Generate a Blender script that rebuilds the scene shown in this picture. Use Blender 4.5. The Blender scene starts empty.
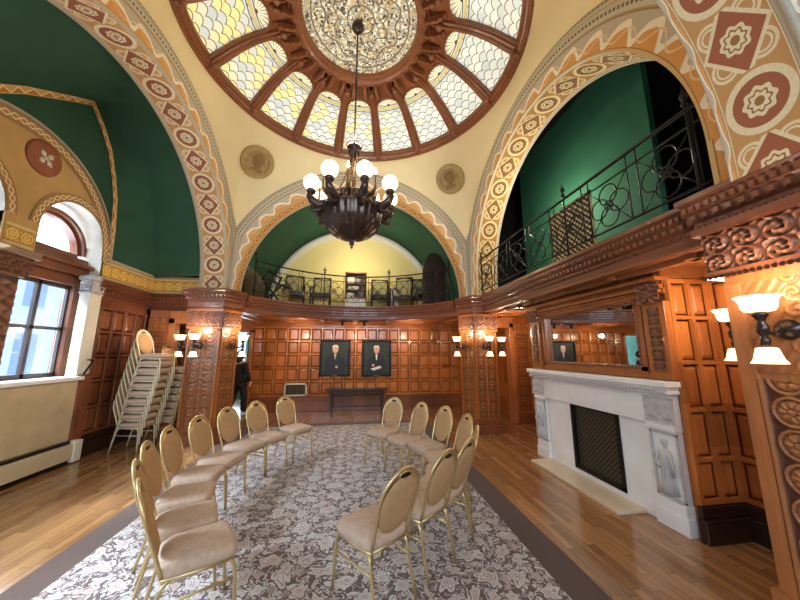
import bpy, math, random
from math import sin, cos, pi, sqrt, atan2, hypot, radians as R
from mathutils import Vector, Matrix
random.seed(7)
sc = bpy.context.scene
col = sc.collection

# ------------------------------------------------------------------ node helper
class S:
    def __init__(s, nt, k): s.nt, s.k = nt, k
    def _b(s, op, o=None, o2=None):
        n = s.nt.nodes.new('ShaderNodeMath'); n.operation = op
        for i, q in enumerate((s, o, o2)):
            if q is None: continue
            if isinstance(q, S): s.nt.links.new(q.k, n.inputs[i])
            else: n.inputs[i].default_value = q
        return S(s.nt, n.outputs[0])
    def __add__(s, o): return s._b('ADD', o)
    __radd__ = __add__
    def __mul__(s, o): return s._b('MULTIPLY', o)
    __rmul__ = __mul__
    def __sub__(s, o): return s._b('SUBTRACT', o)
    def __rsub__(s, o): return (s * -1.0) + o
    def __truediv__(s, o): return s._b('DIVIDE', o)
    def __lt__(s, o): return s._b('LESS_THAN', o)
    def __gt__(s, o): return s._b('GREATER_THAN', o)
    def sin(s): return s._b('SINE')
    def cos(s): return s._b('COSINE')
    def abs(s): return s._b('ABSOLUTE')
    def floor(s): return s._b('FLOOR')
    def round(s): return s._b('ROUND')
    def fract(s): return s._b('FRACT')
    def sqrt(s): return s._b('SQRT')
    def mod(s, o): return s._b('FLOORED_MODULO', o)
    def pow(s, o): return s._b('POWER', o)
    def max(s, o): return s._b('MAXIMUM', o)
    def min(s, o): return s._b('MINIMUM', o)
    def atan2(s, o): return s._b('ARCTAN2', o)
    def band(s, c, w): return s._b('COMPARE', c, w)      # |s-c|<w
    def smooth(s, a, b):
        n = s.nt.nodes.new('ShaderNodeMapRange'); n.interpolation_type = 'SMOOTHSTEP'
        s.nt.links.new(s.k, n.inputs['Value']); n.inputs['From Min'].default_value = a; n.inputs['From Max'].default_value = b
        return S(s.nt, n.outputs[0])
def hyp(a, b): return (a * a + b * b).sqrt()
def lin(c):
    return tuple(((v / 255) / 12.92 if v / 255 <= .04045 else ((v / 255 + .055) / 1.055) ** 2.4) for v in c) + (1,)

class Mat:
    """procedural material builder"""
    def __init__(m, name, rough=.5, spec=.5, metal=0, coat=0):
        m.m = bpy.data.materials.new(name); m.m.use_nodes = True
        m.nt = m.m.node_tree; m.b = m.nt.nodes['Principled BSDF']
        m.b.inputs['Roughness'].default_value = rough; m.b.inputs['Metallic'].default_value = metal
        m.b.inputs['Specular IOR Level'].default_value = spec; m.b.inputs['Coat Weight'].default_value = coat
    def uv(m):
        n = m.nt.nodes.new('ShaderNodeUVMap'); n.uv_map = 'UVMap'
        x = m.nt.nodes.new('ShaderNodeSeparateXYZ'); m.nt.links.new(n.outputs[0], x.inputs[0])
        return S(m.nt, x.outputs[0]), S(m.nt, x.outputs[1])
    def obj(m, kind='Object'):
        n = m.nt.nodes.new('ShaderNodeTexCoord'); x = m.nt.nodes.new('ShaderNodeSeparateXYZ')
        m.nt.links.new(n.outputs[kind], x.inputs[0])
        return [S(m.nt, x.outputs[i]) for i in range(3)]
    def obj_world_x(m):
        n = m.nt.nodes.new('ShaderNodeNewGeometry'); x = m.nt.nodes.new('ShaderNodeSeparateXYZ'); m.nt.links.new(n.outputs['Position'], x.inputs[0]); return S(m.nt, x.outputs[0])
    def vec(m, x, y, z=0.0):
        n = m.nt.nodes.new('ShaderNodeCombineXYZ')
        for i, q in enumerate((x, y, z)):
            if isinstance(q, S): m.nt.links.new(q.k, n.inputs[i])
            else: n.inputs[i].default_value = q
        return n.outputs[0]
    def noise(m, v, scale=5, detail=3, rough=.5, dist=0):
        n = m.nt.nodes.new('ShaderNodeTexNoise'); n.inputs['Scale'].default_value = scale
        n.inputs['Detail'].default_value = detail; n.inputs['Roughness'].default_value = rough; n.inputs['Distortion'].default_value = dist
        m.nt.links.new(v, n.inputs['Vector']); return S(m.nt, n.outputs[0])
    def voro(m, v, scale=5, feature='F1', out='Distance', rnd=1):
        n = m.nt.nodes.new('ShaderNodeTexVoronoi'); n.feature = feature; n.inputs['Scale'].default_value = scale
        n.inputs['Randomness'].default_value = rnd
        m.nt.links.new(v, n.inputs['Vector']); return n.outputs[out]
    def white(m, v):
        n = m.nt.nodes.new('ShaderNodeTexWhiteNoise'); n.noise_dimensions = '3D'
        m.nt.links.new(v, n.inputs['Vector']); return S(m.nt, n.outputs['Value'])
    def rgb(m, c):
        if not isinstance(c, tuple): return c
        n = m.nt.nodes.new('ShaderNodeRGB'); n.outputs[0].default_value = lin(c); return n.outputs[0]
    def mix(m, f, a, b):
        n = m.nt.nodes.new('ShaderNodeMix'); n.data_type = 'RGBA'
        if isinstance(f, S): m.nt.links.new(f.k, n.inputs[0])
        else: n.inputs[0].default_value = f
        m.nt.links.new(m.rgb(a), n.inputs[6]); m.nt.links.new(m.rgb(b), n.inputs[7])
        return n.outputs[2]
    def color(m, c): m.nt.links.new(m.rgb(c), m.b.inputs['Base Color']); return m
    def roughs(m, s): m.nt.links.new(s.k, m.b.inputs['Roughness']); return m
    def bump(m, h, strength=.3, dist=.01):
        n = m.nt.nodes.new('ShaderNodeBump'); n.inputs['Strength'].default_value = strength; n.inputs['Distance'].default_value = dist
        m.nt.links.new(h.k, n.inputs['Height']); m.nt.links.new(n.outputs[0], m.b.inputs['Normal']); return m
    def emit(m, c, s):
        m.nt.links.new(m.rgb(c), m.b.inputs['Emission Color']); m.b.inputs['Emission Strength'].default_value = s; return m

def plain(name, c, rough=.5, spec=.5, metal=0, var=.12, scale=6, bump=0, coat=0):
    m = Mat(name, rough, spec, metal, coat); x, y, z = m.obj()
    n = m.noise(m.vec(x, y, z), scale, 3)
    d = tuple(int(v * (1 - var)) for v in c); l = tuple(min(255, int(v * (1 + var))) for v in c)
    m.color(m.mix(n, d, l))
    if bump: m.bump(m.noise(m.vec(x, y, z), scale * 12, 2), bump, .004)
    return m.m
def wood(name, c, rough=.3, axis=2, dark=.55, coat=.2):
    m = Mat(name, rough, .5, 0, coat); p = m.obj()
    q = [v * (1.5 if i == axis else 16) for i, v in enumerate(p)]
    g = m.noise(m.vec(*q), 1.5, 4, .6, .4); big = m.noise(m.vec(*p), 1.7, 2)
    d = tuple(int(v * dark) for v in c); l = tuple(min(255, int(v * 1.12)) for v in c)
    cell = m.white(m.vec((p[0] / .34).floor(), (p[1] / .34).floor(), (p[2] / .4).floor())) if 'panel' in name else None
    cc = m.mix((g * .75 + big * .6 - .18) if cell is None else (g * .6 + big * .6 + cell * .35 - .25), d, l)
    m.color(cc); m.bump(g, .08, .003); return m.m
def glow(name, c, s, base=(240, 235, 225)):
    m = Mat(name, .35); x, y, z = m.obj(); n = m.noise(m.vec(x, y, z), 3, 1)
    m.color(base); m.emit(m.mix(n, c, tuple(min(255, int(v * 1.05)) for v in c)), s); return m.m
M = {}
M['wood'] = wood('oak_polished', (178, 104, 52), .28)
M['woodh'] = wood('oak_polished_flat', (168, 98, 52), .28, 0)
M['woody'] = wood('oak_polished_deep', (150, 90, 52), .3, 1)
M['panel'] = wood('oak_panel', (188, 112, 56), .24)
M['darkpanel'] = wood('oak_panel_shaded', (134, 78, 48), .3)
M['mahog'] = wood('mahogany_cornice', (128, 74, 50), .35, 0, .55)
M['mahogy'] = wood('mahogany_cornice_deep', (128, 74, 50), .35, 1, .55)
M['nearwood'] = wood('pale_oak', (196, 122, 70), .35)
M['redwood'] = wood('dome_wood', (148, 88, 52), .36, 2, .5, .1)
M['dark'] = wood('dark_walnut', (52, 28, 20), .35)
M['black'] = plain('black_iron', (34, 30, 27), .45, .5, .6)
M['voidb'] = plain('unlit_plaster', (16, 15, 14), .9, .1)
M['green'] = plain('green_plaster', (36, 82, 62), .8, .2, 0, .14, 2.5, .15)
M['greend'] = plain('deep_green_plaster', (50, 84, 66), .85, .15, 0, .14, 2, .15)
M['cream'] = plain('cream_plaster', (234, 216, 170), .85, .2, 0, .05, 1.2)
M['yellow'] = plain('yellow_plaster', (242, 224, 156), .85, .2, 0, .06, 1)
M['whitep'] = plain('white_plaster', (222, 216, 200), .7, .3, 0, .04)
M['grey'] = plain('grey_paint', (176, 166, 148), .8, .2, 0, .05)
M['marble'] = plain('white_marble', (236, 236, 238), .3, .5, 0, .07, 3)
M['reliefm'] = plain('marble_relief', (188, 186, 188), .45, .4, 0, .12, 14)
M['hearth'] = plain('cream_marble', (214, 196, 170), .3, .5, 0, .08, 4)
M['slab'] = plain('tan_marble', (190, 172, 140), .5, .4, 0, .16, 3.5)
M['heater'] = plain('painted_metal', (200, 184, 156), .5, .4, 0, .05)
M['gold'] = plain('gold_tube', (204, 180, 128), .32, .5, .75, .08)
M['goldw'] = plain('pale_gold_tube', (214, 204, 172), .4, .5, .35, .06)
M['fabric'] = plain('beige_fabric', (186, 160, 140), .85, .2, 0, .1, 30, .3)
M['fabricb'] = plain('golden_fabric', (178, 142, 102), .8, .25, 0, .08, 30, .3)  # backrest copy of the seat fabric, its shade put into the colour
M['bronze'] = plain('dark_bronze', (66, 52, 46), .26, .6, .6, .35, 12)
M['brass'] = plain('aged_brass', (110, 82, 48), .35, .5, .8, .25, 12)
M['glass_frame'] = plain('window_paint', (62, 52, 52), .4)
M['teal'] = plain('teal_wall', (84, 138, 128), .8)
M['skin'] = plain('skin', (196, 150, 124), .6)
M['hair'] = plain('dark_hair', (28, 22, 20), .6)
M['cloth'] = plain('black_cloth', (22, 22, 26), .85)
M['cloth2'] = plain('charcoal_cloth', (30, 29, 33), .85)
M['shoe'] = plain('shoe_white', (190, 188, 184), .6)
M['greyhair'] = plain('white_hair', (205, 200, 195), .7)
M['canvas'] = plain('painted_canvas', (40, 44, 36), .5, .4, 0, .35, 5)
M['paintblack'] = plain('painted_black', (14, 13, 14), .5)
M['paintface'] = plain('painted_skin', (206, 158, 130), .55)
M['paintwhite'] = plain('painted_white', (215, 212, 205), .55)
M['papers'] = plain('paper', (206, 196, 186), .8)
M['cushion'] = plain('cream_cushion', (168, 160, 108), .8)
M['globe'] = glow('opal_globe', (255, 238, 200), 1.5)
M['shade'] = glow('frosted_shade', (255, 222, 160), 1.5)
M['flame'] = glow('bulb', (255, 240, 205), 6)

def mk_panelnum():
    pass
def soffit_mat(name, bg, fill, line, darkline, ps=1.0):
    m = Mat(name, .7, .3); u, v = m.uv()               # u in cells (circle, diamond), v -1..1
    cell = (u.floor()).mod(2.0)                        # 0 circle 1 diamond
    x = (u.fract() - .5) * 2.0 * 1.06 * ps; y = v * 1.06 * ps
    r = hyp(x, y); a = x.atan2(y)
    dm = x.abs() * .82 + y.abs()                       # diamond
    ros = r - ((a * 8.0).cos() * .035)
    # circle cell
    c = m.mix(r.band(.80, .10), bg, line)
    c = m.mix(r < .70, c, fill)
    c = m.mix(ros < .42, c, line); c = m.mix(ros.band(.27, .03), c, darkline); c = m.mix(r < .13, c, darkline)
    # diamond cell : lobes behind, outline, fill, small medallion
    lx = x.abs() - .56; ly = y.abs() - .5; lob = hyp(lx, ly)
    d = m.mix(lob.band(.34, .045), bg, line); d = m.mix(lob.band(.22, .03), d, line)
    d = m.mix(dm < .96, d, line); d = m.mix(dm < .82, d, fill)
    d = m.mix(ros < .40, d, line); d = m.mix(ros.band(.27, .03), d, darkline); d = m.mix(r < .13, d, darkline)
    k = m.mix(cell, c, d)
    k = m.mix(v.abs() > .95, k, line); k = m.mix(v.abs() > .985, k, darkline)
    n = m.noise(m.vec(u * 6.0, v * 6.0), 2, 3)
    k = m.mix(n * .35, k, darkline)
    m.color(k); m.bump((r < .9) * 1.0 + (dm < .96) * .5, .25, .01); return m.m
M['soffit_red'] = soffit_mat('stencilled_soffit', (206, 154, 98), (150, 84, 60), (242, 228, 194), (150, 108, 60), .94)
M['soffit_gold'] = soffit_mat('gilded_soffit', (158, 112, 50), (120, 78, 42), (214, 194, 142), (84, 54, 28), .94)
M['soffit_big'] = soffit_mat('large_stencilled_soffit', (200, 150, 94), (158, 88, 64), (236, 220, 180), (150, 108, 60), .92)
M['soffit_orange'] = soffit_mat('orange_soffit', (214, 146, 60), (176, 100, 50), (240, 206, 140), (160, 96, 40))
def wave_mat():
    m = Mat('wave_stencil', .75, .25); u, v = m.uv()   # u metres, v 0 inner..1 outer
    w = (u * (2 * pi / .42)).sin(); w2 = (u * (2 * pi / .21) + 1.0).sin()
    n = m.noise(m.vec(u * 8.0, v * 3.0), 2, 3)
    e = v - (w * .24 + w2 * .06 + .5)
    c = m.mix((e > 0.0), (214, 152, 84), (186, 178, 160))
    c = m.mix(e.band(0.0, .11), c, (244, 234, 212))
    e2 = v - ((u * (2 * pi / .42) + 1.7).sin() * .18 + .42)
    c = m.mix(e2.band(0.0, .03), c, (232, 200, 150))
    c = m.mix(v < .1, c, (206, 170, 110)); c = m.mix(v.band(.1, .015), c, (150, 104, 58))
    c = m.mix(v > .955, c, (150, 120, 80))
    c = m.mix(n * .3, c, (200, 160, 110)); m.color(c); return m.m
M['wave'] = wave_mat()
def dots_mat():
    m = Mat('beaded_moulding', .75, .25); u, v = m.uv()
    f = ((u / .055).fract() - .5).abs()
    d = (f < .27) * (v.band(.28, .06).max(v.band(.82, .06)))
    c = m.mix(d, (196, 184, 158), (104, 94, 80))
    c = m.mix(v.band(.55, .03), c, (162, 148, 120)); c = m.mix(v < .06, c, (170, 150, 110))
    m.color(c); m.bump((v * 12.6).cos() - d, .5, .015); return m.m
M['dots'] = dots_mat()
def chain_mat():
    m = Mat('chain_border', .7, .3); u, v = m.uv()
    y = (v - .5) * 2.0; ph = u * (pi / .11)
    a = y - ph.sin() * .42; b = y + ph.sin() * .42
    c = m.mix(a.band(0.0, .13).max(b.band(0.0, .13)), (176, 132, 84), (232, 212, 168))
    c = m.mix(y.abs() > .78, c, (140, 100, 72)); c = m.mix(y.abs() > .92, c, (206, 180, 130))
    m.color(c); return m.m
M['chain'] = chain_mat()
def zig_mat():
    m = Mat('zigzag_border', .7, .3); u, v = m.uv()
    y = (v - .5) * 2.0; t = ((u / .26).fract() - .5).abs() * 4.0 - 1.0
    c = m.mix((y - t * .7) > 0.0, (190, 122, 56), (214, 164, 96))
    c = m.mix((y - t * .7).band(0.0, .22), c, (238, 212, 168))
    c = m.mix(y.abs() > .84, c, (232, 200, 150)); m.color(c); return m.m
M['zig'] = zig_mat()
def frieze_mat():
    m = Mat('gilded_frieze', .6, .3); u, v = m.uv()
    y = (v - .5) * 2.0; x = ((u / .2).fract() - .5) * 2.0
    r = hyp(x, y * 1.6); n = m.noise(m.vec(u * 30.0, v * 8.0), 1.2, 2)
    c = m.mix(n.smooth(.42, .6), (184, 132, 52), (226, 186, 96))
    c = m.mix(r.band(.72, .1), c, (236, 204, 120)); c = m.mix(r.band(.3, .1), c, (236, 204, 120))
    c = m.mix(y.abs() > .62, c, (222, 196, 136)); c = m.mix(y.abs().band(.66, .035), c, (150, 104, 44))
    m.color(c); m.bump(n, .3, .01); return m.m
M['frieze'] = frieze_mat()
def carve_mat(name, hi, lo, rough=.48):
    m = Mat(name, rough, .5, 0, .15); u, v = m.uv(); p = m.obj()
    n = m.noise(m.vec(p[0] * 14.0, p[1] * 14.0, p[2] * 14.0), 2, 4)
    m.color(m.mix((v * .95 + n * .35 - .12), lo, hi)); return m.m  # shade in the recesses mixed into the colour by carving height
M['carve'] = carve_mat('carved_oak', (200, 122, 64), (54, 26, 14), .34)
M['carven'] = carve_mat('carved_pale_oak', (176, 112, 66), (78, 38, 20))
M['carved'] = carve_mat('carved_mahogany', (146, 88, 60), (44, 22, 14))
def glass_mat():
    m = Mat('leaded_scale_glass', .3); u, v = m.uv()   # metres, v outward->head
    s = 5.2; x = u * s; y = v * s
    k0 = (y / .5).floor()
    def cand(k):
        off = k.mod(2.0) * .5
        cx = (x - off).round() + off
        d = hyp(x - cx, y - k * .5); return cx, d
    cA, dA = cand(k0 - 1.0); cB, dB = cand(k0)
    inA = dA < .62
    cx = cA * inA + cB * (1.0 - inA); d = dA * inA + dB * (1.0 - inA); k = k0 - inA
    rnd = m.white(m.vec(cx, k, 1.0)); big = m.noise(m.vec(cx * .11, k * .08, (m.obj('Object')[0]) * .0), 2.2, 2)
    ox = m.obj_world_x()
    warm = (ox * -.14 + -.12)                             # the left windows read yellower
    c = m.mix(rnd, (186, 194, 192), (226, 226, 212))
    c = m.mix((rnd * 1.0 + big * 1.0 + warm) .smooth(1.0, 1.25), c, (234, 216, 150))
    c = m.mix(d.band(.585, .035), c, (112, 106, 90))
    # fan in the head
    vy = v - .925; a = u.atan2(vy); rr = hyp(u, vy)
    ray = ((a * (9.0 / pi)).fract() - .5).abs() > .39
    f = m.mix(ray, (232, 226, 196), (92, 84, 62)); f = m.mix(rr < .04, f, (80, 70, 50))
    c = m.mix(vy > 0.0, c, f); c = m.mix((vy + .05).band(0.0, .028), c, (190, 176, 120)); c = m.mix((vy + .0).band(0.0, .008).max((vy + .1).band(0.0, .008)), c, (70, 62, 46))
    m.color(c); m.emit(c, .47); return m.m  # daylight behind the panes given as emission of the glass
M['sglass'] = glass_mat()
def oculus_mat():
    m = Mat('mosaic_glass', .3); x, y, z = m.obj()
    r = hyp(x, y); a = x.atan2(y)
    p = m.vec(r * 26.0, a * 9.0 * 1.0, 0.0)
    vd = m.voro(m.vec(x, y, 0.0), 30, 'DISTANCE_TO_EDGE'); vc = m.voro(m.vec(x, y, 0.0), 30, 'F1', 'Color')
    sx = m.nt.nodes.new('ShaderNodeSeparateColor'); m.nt.links.new(vc, sx.inputs[0]); q = S(m.nt, sx.outputs[0]); q2 = S(m.nt, sx.outputs[1])
    c = m.mix(q, (120, 112, 98), (226, 220, 200)); c = m.mix(q2 > .78, c, (184, 160, 110)); c = m.mix(q2 < .12, c, (70, 66, 60))
    c = m.mix(S(m.nt, vd) < .035, c, (46, 40, 34))
    ring = ((a * 8.0).cos() * .05 + r)
    c = m.mix(ring.band(.62, .014).max(ring.band(.42, .012)).max(r.band(.80, .014)).max(r.band(.22, .012)), c, (96, 88, 72))
    m.color(c); m.emit(c, .45); return m.m  # backlight from the sky painted in as emission
M['oculus'] = oculus_mat()
def floor_mat():
    m = Mat('oak_boards', .16, .6, 0, .3); x, y, z = m.obj()
    b = (x / .07).floor(); row = m.white(m.vec(b, 3.0, 1.0)); yy = y / .9 + row * 3.0
    pid = m.white(m.vec(b, yy.floor(), 2.0))
    g = m.noise(m.vec(x * 34.0, y * 2.2, pid * 9.0), 1.6, 4, .6, .6)
    c = m.mix(g * .8 + pid * .45 - .15, (104, 68, 42), (188, 140, 92))
    gap = ((x / .07).fract() < .03).max(yy.fract() < .004)
    c = m.mix(gap, c, (60, 32, 16)); m.color(c); m.roughs(g * .12 + .12); m.bump(g, .04, .002); return m.m
M['floor'] = floor_mat()
def rug_mat():
    m = Mat('floral_rug', .95, .1); x, y, z = m.obj()
    wx = m.noise(m.vec(x, y, 0.0), 3.2, 2); wy = m.noise(m.vec(x, y, 7.3), 3.2, 2)
    X = x + (wx - .5) * .34; Y = y + (wy - .5) * .34
    P = .30
    def flower(ox, oy, rad, pet):
        fx = ((X / P + ox).fract() - .5) * P; fy = ((Y / P + oy).fract() - .5) * P
        r = hyp(fx, fy); a = fx.atan2(fy); return r / rad - (a * pet).cos() * .22
    A = flower(0.0, 0.0, .078, 6.0); B = flower(.5, .5, .06, 5.0); C = flower(.5, 0.0, .03, 4.0); D = flower(0.0, .5, .028, 4.0)
    dk = (84, 64, 60); lt = (196, 190, 186); md = (146, 128, 122)
    vine = m.noise(m.vec(x, y, 2.0), 13, 2, .5, 1.2)
    c = m.mix(vine.band(.5, .042), dk, lt)
    leaf = m.noise(m.vec(x, y, 5.0), 17, 2); c = m.mix(leaf > .6, c, md)
    for F, cc in ((A, lt), (B, lt), (C, (186, 168, 158)), (D, lt)):
        c = m.mix(F < 1.0, c, cc); c = m.mix(F.band(.66, .07), c, md); c = m.mix(F < .3, c, (168, 132, 120))
        c = m.mix(F.band(1.1, .08), c, dk)
    n = m.noise(m.vec(x, y, 0.0), 90, 2); c = m.mix(n * .35, c, (120, 104, 98))
    m.color(c); m.bump(n, .4, .004); m.b.inputs['Sheen Weight'].default_value = .22; return m.m
M['rug'] = rug_mat()
M['rugb'] = plain('rug_border', (80, 60, 50), .95, .1, 0, .1, 60, .3)
M['rugb'].node_tree.nodes['Principled BSDF'].inputs['Sheen Weight'].default_value = .16
def lattice_mat():
    m = Mat('pierced_screen', .6); u, v = m.uv()
    a = ((u + v) / .085).fract() - .5; b = ((u - v) / .085).fract() - .5
    r = hyp(a, b); c = m.mix((r < .3).max(a.abs() < .07), (26, 22, 18), (206, 186, 138))
    m.color(c); return m.m
M['lattice'] = lattice_mat()
def grille_mat():
    m = Mat('cast_iron_grille', .5, .5, .5); x, y, z = m.obj()
    a = ((y + z) / .062).fract() - .5; b = ((y - z) / .062).fract() - .5
    e = (a.abs() < .1).max(b.abs() < .1); r = hyp(a, b)
    c = m.mix(e.max(r < .14), (30, 30, 28), (104, 96, 76)); m.color(c); m.bump(e, .6, .01); return m.m
M['grille'] = grille_mat()
def facade_mat():
    m = Mat('stone_facade', .8); x, y, z = m.obj()
    gx = ((y / 2.6).fract() - .5).abs() < .2; gz = ((z / 3.2).fract() - .5).abs() < .3
    c = m.mix(gx * gz, (74, 80, 92), (38, 52, 74)); m.color(c); return m.m
M['facade'] = facade_mat()
def mirror():
    m = Mat('mirror_glass', .02, .5, 1); x, y, z = m.obj(); n = m.noise(m.vec(x, y, z), 1, 1)
    m.color(m.mix(n, (215, 215, 212), (225, 225, 222))); return m.m
M['mirror'] = mirror()

# ------------------------------------------------------------------ mesh builder
class MB:
    def __init__(s): s.v = []; s.f = []; s.uv = {}; s.sm = set()
    def quad(s, a, b, c, d, uv=None):
        i = len(s.v); s.v += [tuple(a), tuple(b), tuple(c), tuple(d)]; s.f.append((i, i + 1, i + 2, i + 3))
        if uv: s.uv[len(s.f) - 1] = uv
    def poly(s, pts):
        i = len(s.v); s.v += [tuple(p) for p in pts]; s.f.append(tuple(range(i, i + len(pts))))
    def box(s, a, b):
        x0, y0, z0 = [min(p, q) for p, q in zip(a, b)]; x1, y1, z1 = [max(p, q) for p, q in zip(a, b)]
        i = len(s.v); s.v += [(x0, y0, z0), (x1, y0, z0), (x1, y1, z0), (x0, y1, z0), (x0, y0, z1), (x1, y0, z1), (x1, y1, z1), (x0, y1, z1)]
        s.f += [tuple(i + k for k in q) for q in ((0, 3, 2, 1), (4, 5, 6, 7), (0, 1, 5, 4), (1, 2, 6, 5), (2, 3, 7, 6), (3, 0, 4, 7))]; return s
    def obox(s, O, U, V, W, bev=0):
        """box from corner O with edge vectors; bev insets the +W face"""
        O, U, V, W = map(Vector, (O, U, V, W)); i = len(s.v)
        u, v = U.normalized() * bev, V.normalized() * bev
        s.v += [tuple(p) for p in (O, O + U, O + U + V, O + V, O + W + u + v, O + U + W - u + v, O + U + V + W - u - v, O + V + W + u - v)]
        s.f += [tuple(i + k for k in q) for q in ((0, 3, 2, 1), (4, 5, 6, 7), (0, 1, 5, 4), (1, 2, 6, 5), (2, 3, 7, 6), (3, 0, 4, 7))]; return s
    def prism(s, pts, z0, z1):
        n = len(pts); i = len(s.v)
        s.v += [(p[0], p[1], z0) for p in pts] + [(p[0], p[1], z1) for p in pts]
        s.f.append(tuple(i + n - 1 - k for k in range(n))); s.f.append(tuple(i + n + k for k in range(n)))
        for k in range(n):
            s.f.append((i + k, i + (k + 1) % n, i + n + (k + 1) % n, i + n + k))
        return s
    def grid(s, fn, nu, nv, uvf=None, smooth=True, wrapu=False):
        i = len(s.v)
        for b in range(nv + 1):
            for a in range(nu + 1): s.v.append(tuple(fn(a / nu, b / nv)))
        for b in range(nv):
            for a in range(nu):
                k = i + b * (nu + 1) + a; s.f.append((k, k + 1, k + nu + 2, k + nu + 1)); fi = len(s.f) - 1
                if smooth: s.sm.add(fi)
                if uvf: s.uv[fi] = [uvf(p / nu, q / nv) for p, q in ((a, b), (a + 1, b), (a + 1, b + 1), (a, b + 1))]
        return s
    def tube(s, path, r, n=8, closed=False, flat=1.0):
        P = [Vector(p) for p in path]; m = len(P); rr = r if isinstance(r, (list, tuple)) else [r] * m
        i = len(s.v); up = None
        for k, p in enumerate(P):
            if closed: t = (P[(k + 1) % m] - P[k - 1])
            else: t = (P[min(k + 1, m - 1)] - P[max(k - 1, 0)])
            t.normalize()
            if up is None:
                up = Vector((0, 0, 1)) if abs(t.z) < .9 else Vector((0, 1, 0))
            a = t.cross(up).normalized(); up = a.cross(t).normalized()
            for j in range(n):
                q = 2 * pi * j / n; s.v.append(tuple(p + a * cos(q) * rr[k] + up * sin(q) * rr[k] * flat))
        for k in range(m if closed else m - 1):
            for j in range(n):
                a = i + k * n; b = i + ((k + 1) % m) * n
                s.f.append((a + j, a + (j + 1) % n, b + (j + 1) % n, b + j)); s.sm.add(len(s.f) - 1)
        if not closed:
            s.f.append(tuple(i + n - 1 - j for j in range(n))); s.f.append(tuple(i + (m - 1) * n + j for j in range(n)))
        return s
    def lathe(s, prof, c=(0, 0, 0), n=20, ax=None, lobes=0, la=0):
        i = len(s.v); m = len(prof); c = Vector(c)
        X, Y, Z = (Vector((1, 0, 0)), Vector((0, 1, 0)), Vector((0, 0, 1)))
        if ax is not None:
            Z = Vector(ax).normalized(); X = Z.orthogonal().normalized(); Y = Z.cross(X)
        for r, z in prof:
            for j in range(n):
                q = 2 * pi * j / n; rad = r * (1 + (la * abs(sin(q * lobes / 2)) if lobes else 0))
                s.v.append(tuple(c + X * cos(q) * rad + Y * sin(q) * rad + Z * z))
        for k in range(m - 1):
            for j in range(n):
                a = i + k * n; b = a + n; s.f.append((a + j, a + (j + 1) % n, b + (j + 1) % n, b + j)); s.sm.add(len(s.f) - 1)
        if prof[0][0] > 1e-4: s.f.append(tuple(i + n - 1 - j for j in range(n)))
        if prof[-1][0] > 1e-4: s.f.append(tuple(i + (m - 1) * n + j for j in range(n)))
        return s
    def ball(s, c, r, n=12, sc=(1, 1, 1)):
        i = len(s.v); m = n // 2 + 1
        for k in range(m):
            t = pi * k / (m - 1)
            for j in range(n):
                q = 2 * pi * j / n; s.v.append((c[0] + r * sc[0] * sin(t) * cos(q), c[1] + r * sc[1] * sin(t) * sin(q), c[2] - r * sc[2] * cos(t)))
        for k in range(m - 1):
            for j in range(n):
                a = i + k * n; b = a + n; s.f.append((a + j, a + (j + 1) % n, b + (j + 1) % n, b + j)); s.sm.add(len(s.f) - 1)
        return s
    def build(s, name, mat, parent=None, local=False, bevel=0, kind=None, mods=None):
        me = bpy.data.meshes.new(name)
        off = Vector((0, 0, 0)) if (parent is None or local) else wloc(parent)
        me.from_pydata([tuple(Vector(p) - off) for p in s.v], [], s.f)
        l = me.uv_layers.new(name='UVMap')
        for p in me.polygons:
            if p.index in s.uv:
                for li, q in zip(p.loop_indices, s.uv[p.index]): l.data[li].uv = q
            p.use_smooth = p.index in s.sm
        me.materials.append(M[mat] if isinstance(mat, str) else mat)
        o = bpy.data.objects.new(name, me); col.objects.link(o)
        if parent: o.parent = parent
        if bevel:
            b = o.modifiers.new('b', 'BEVEL'); b.width = bevel; b.segments = 2; b.limit_method = 'ANGLE'
        if kind: o['kind'] = kind
        return o
LOC = {}
def wloc(o):
    v = Vector(o.location)
    while o.parent: o = o.parent; v += Vector(o.location)
    return v
def thing(name, label, cat, loc=(0, 0, 0), rz=0, group=None):
    o = bpy.data.objects.new(name, None); col.objects.link(o); o.empty_display_size = .1
    o.location = loc; o.rotation_euler = (0, 0, rz); o['label'] = label; o['category'] = cat
    if group: o['group'] = group
    return o
def tag(o, label, cat, group=None):
    o['label'] = label; o['category'] = cat
    if group: o['group'] = group
    return o
def struct(mb, name, mat, bevel=0, parent=None):
    return mb.build(name, mat, parent, bevel=bevel, kind=None if parent else 'structure')
def copy_tree(o, parent=None):
    c = o.copy(); col.objects.link(c); c.parent = parent
    for ch in list(o.children): copy_tree(ch, c)
    return c
TN = [0]
def trim(mb, mat, bevel=0):
    TN[0] += 1; return struct(mb, 'trim_%d' % TN[0], mat, bevel)

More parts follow.
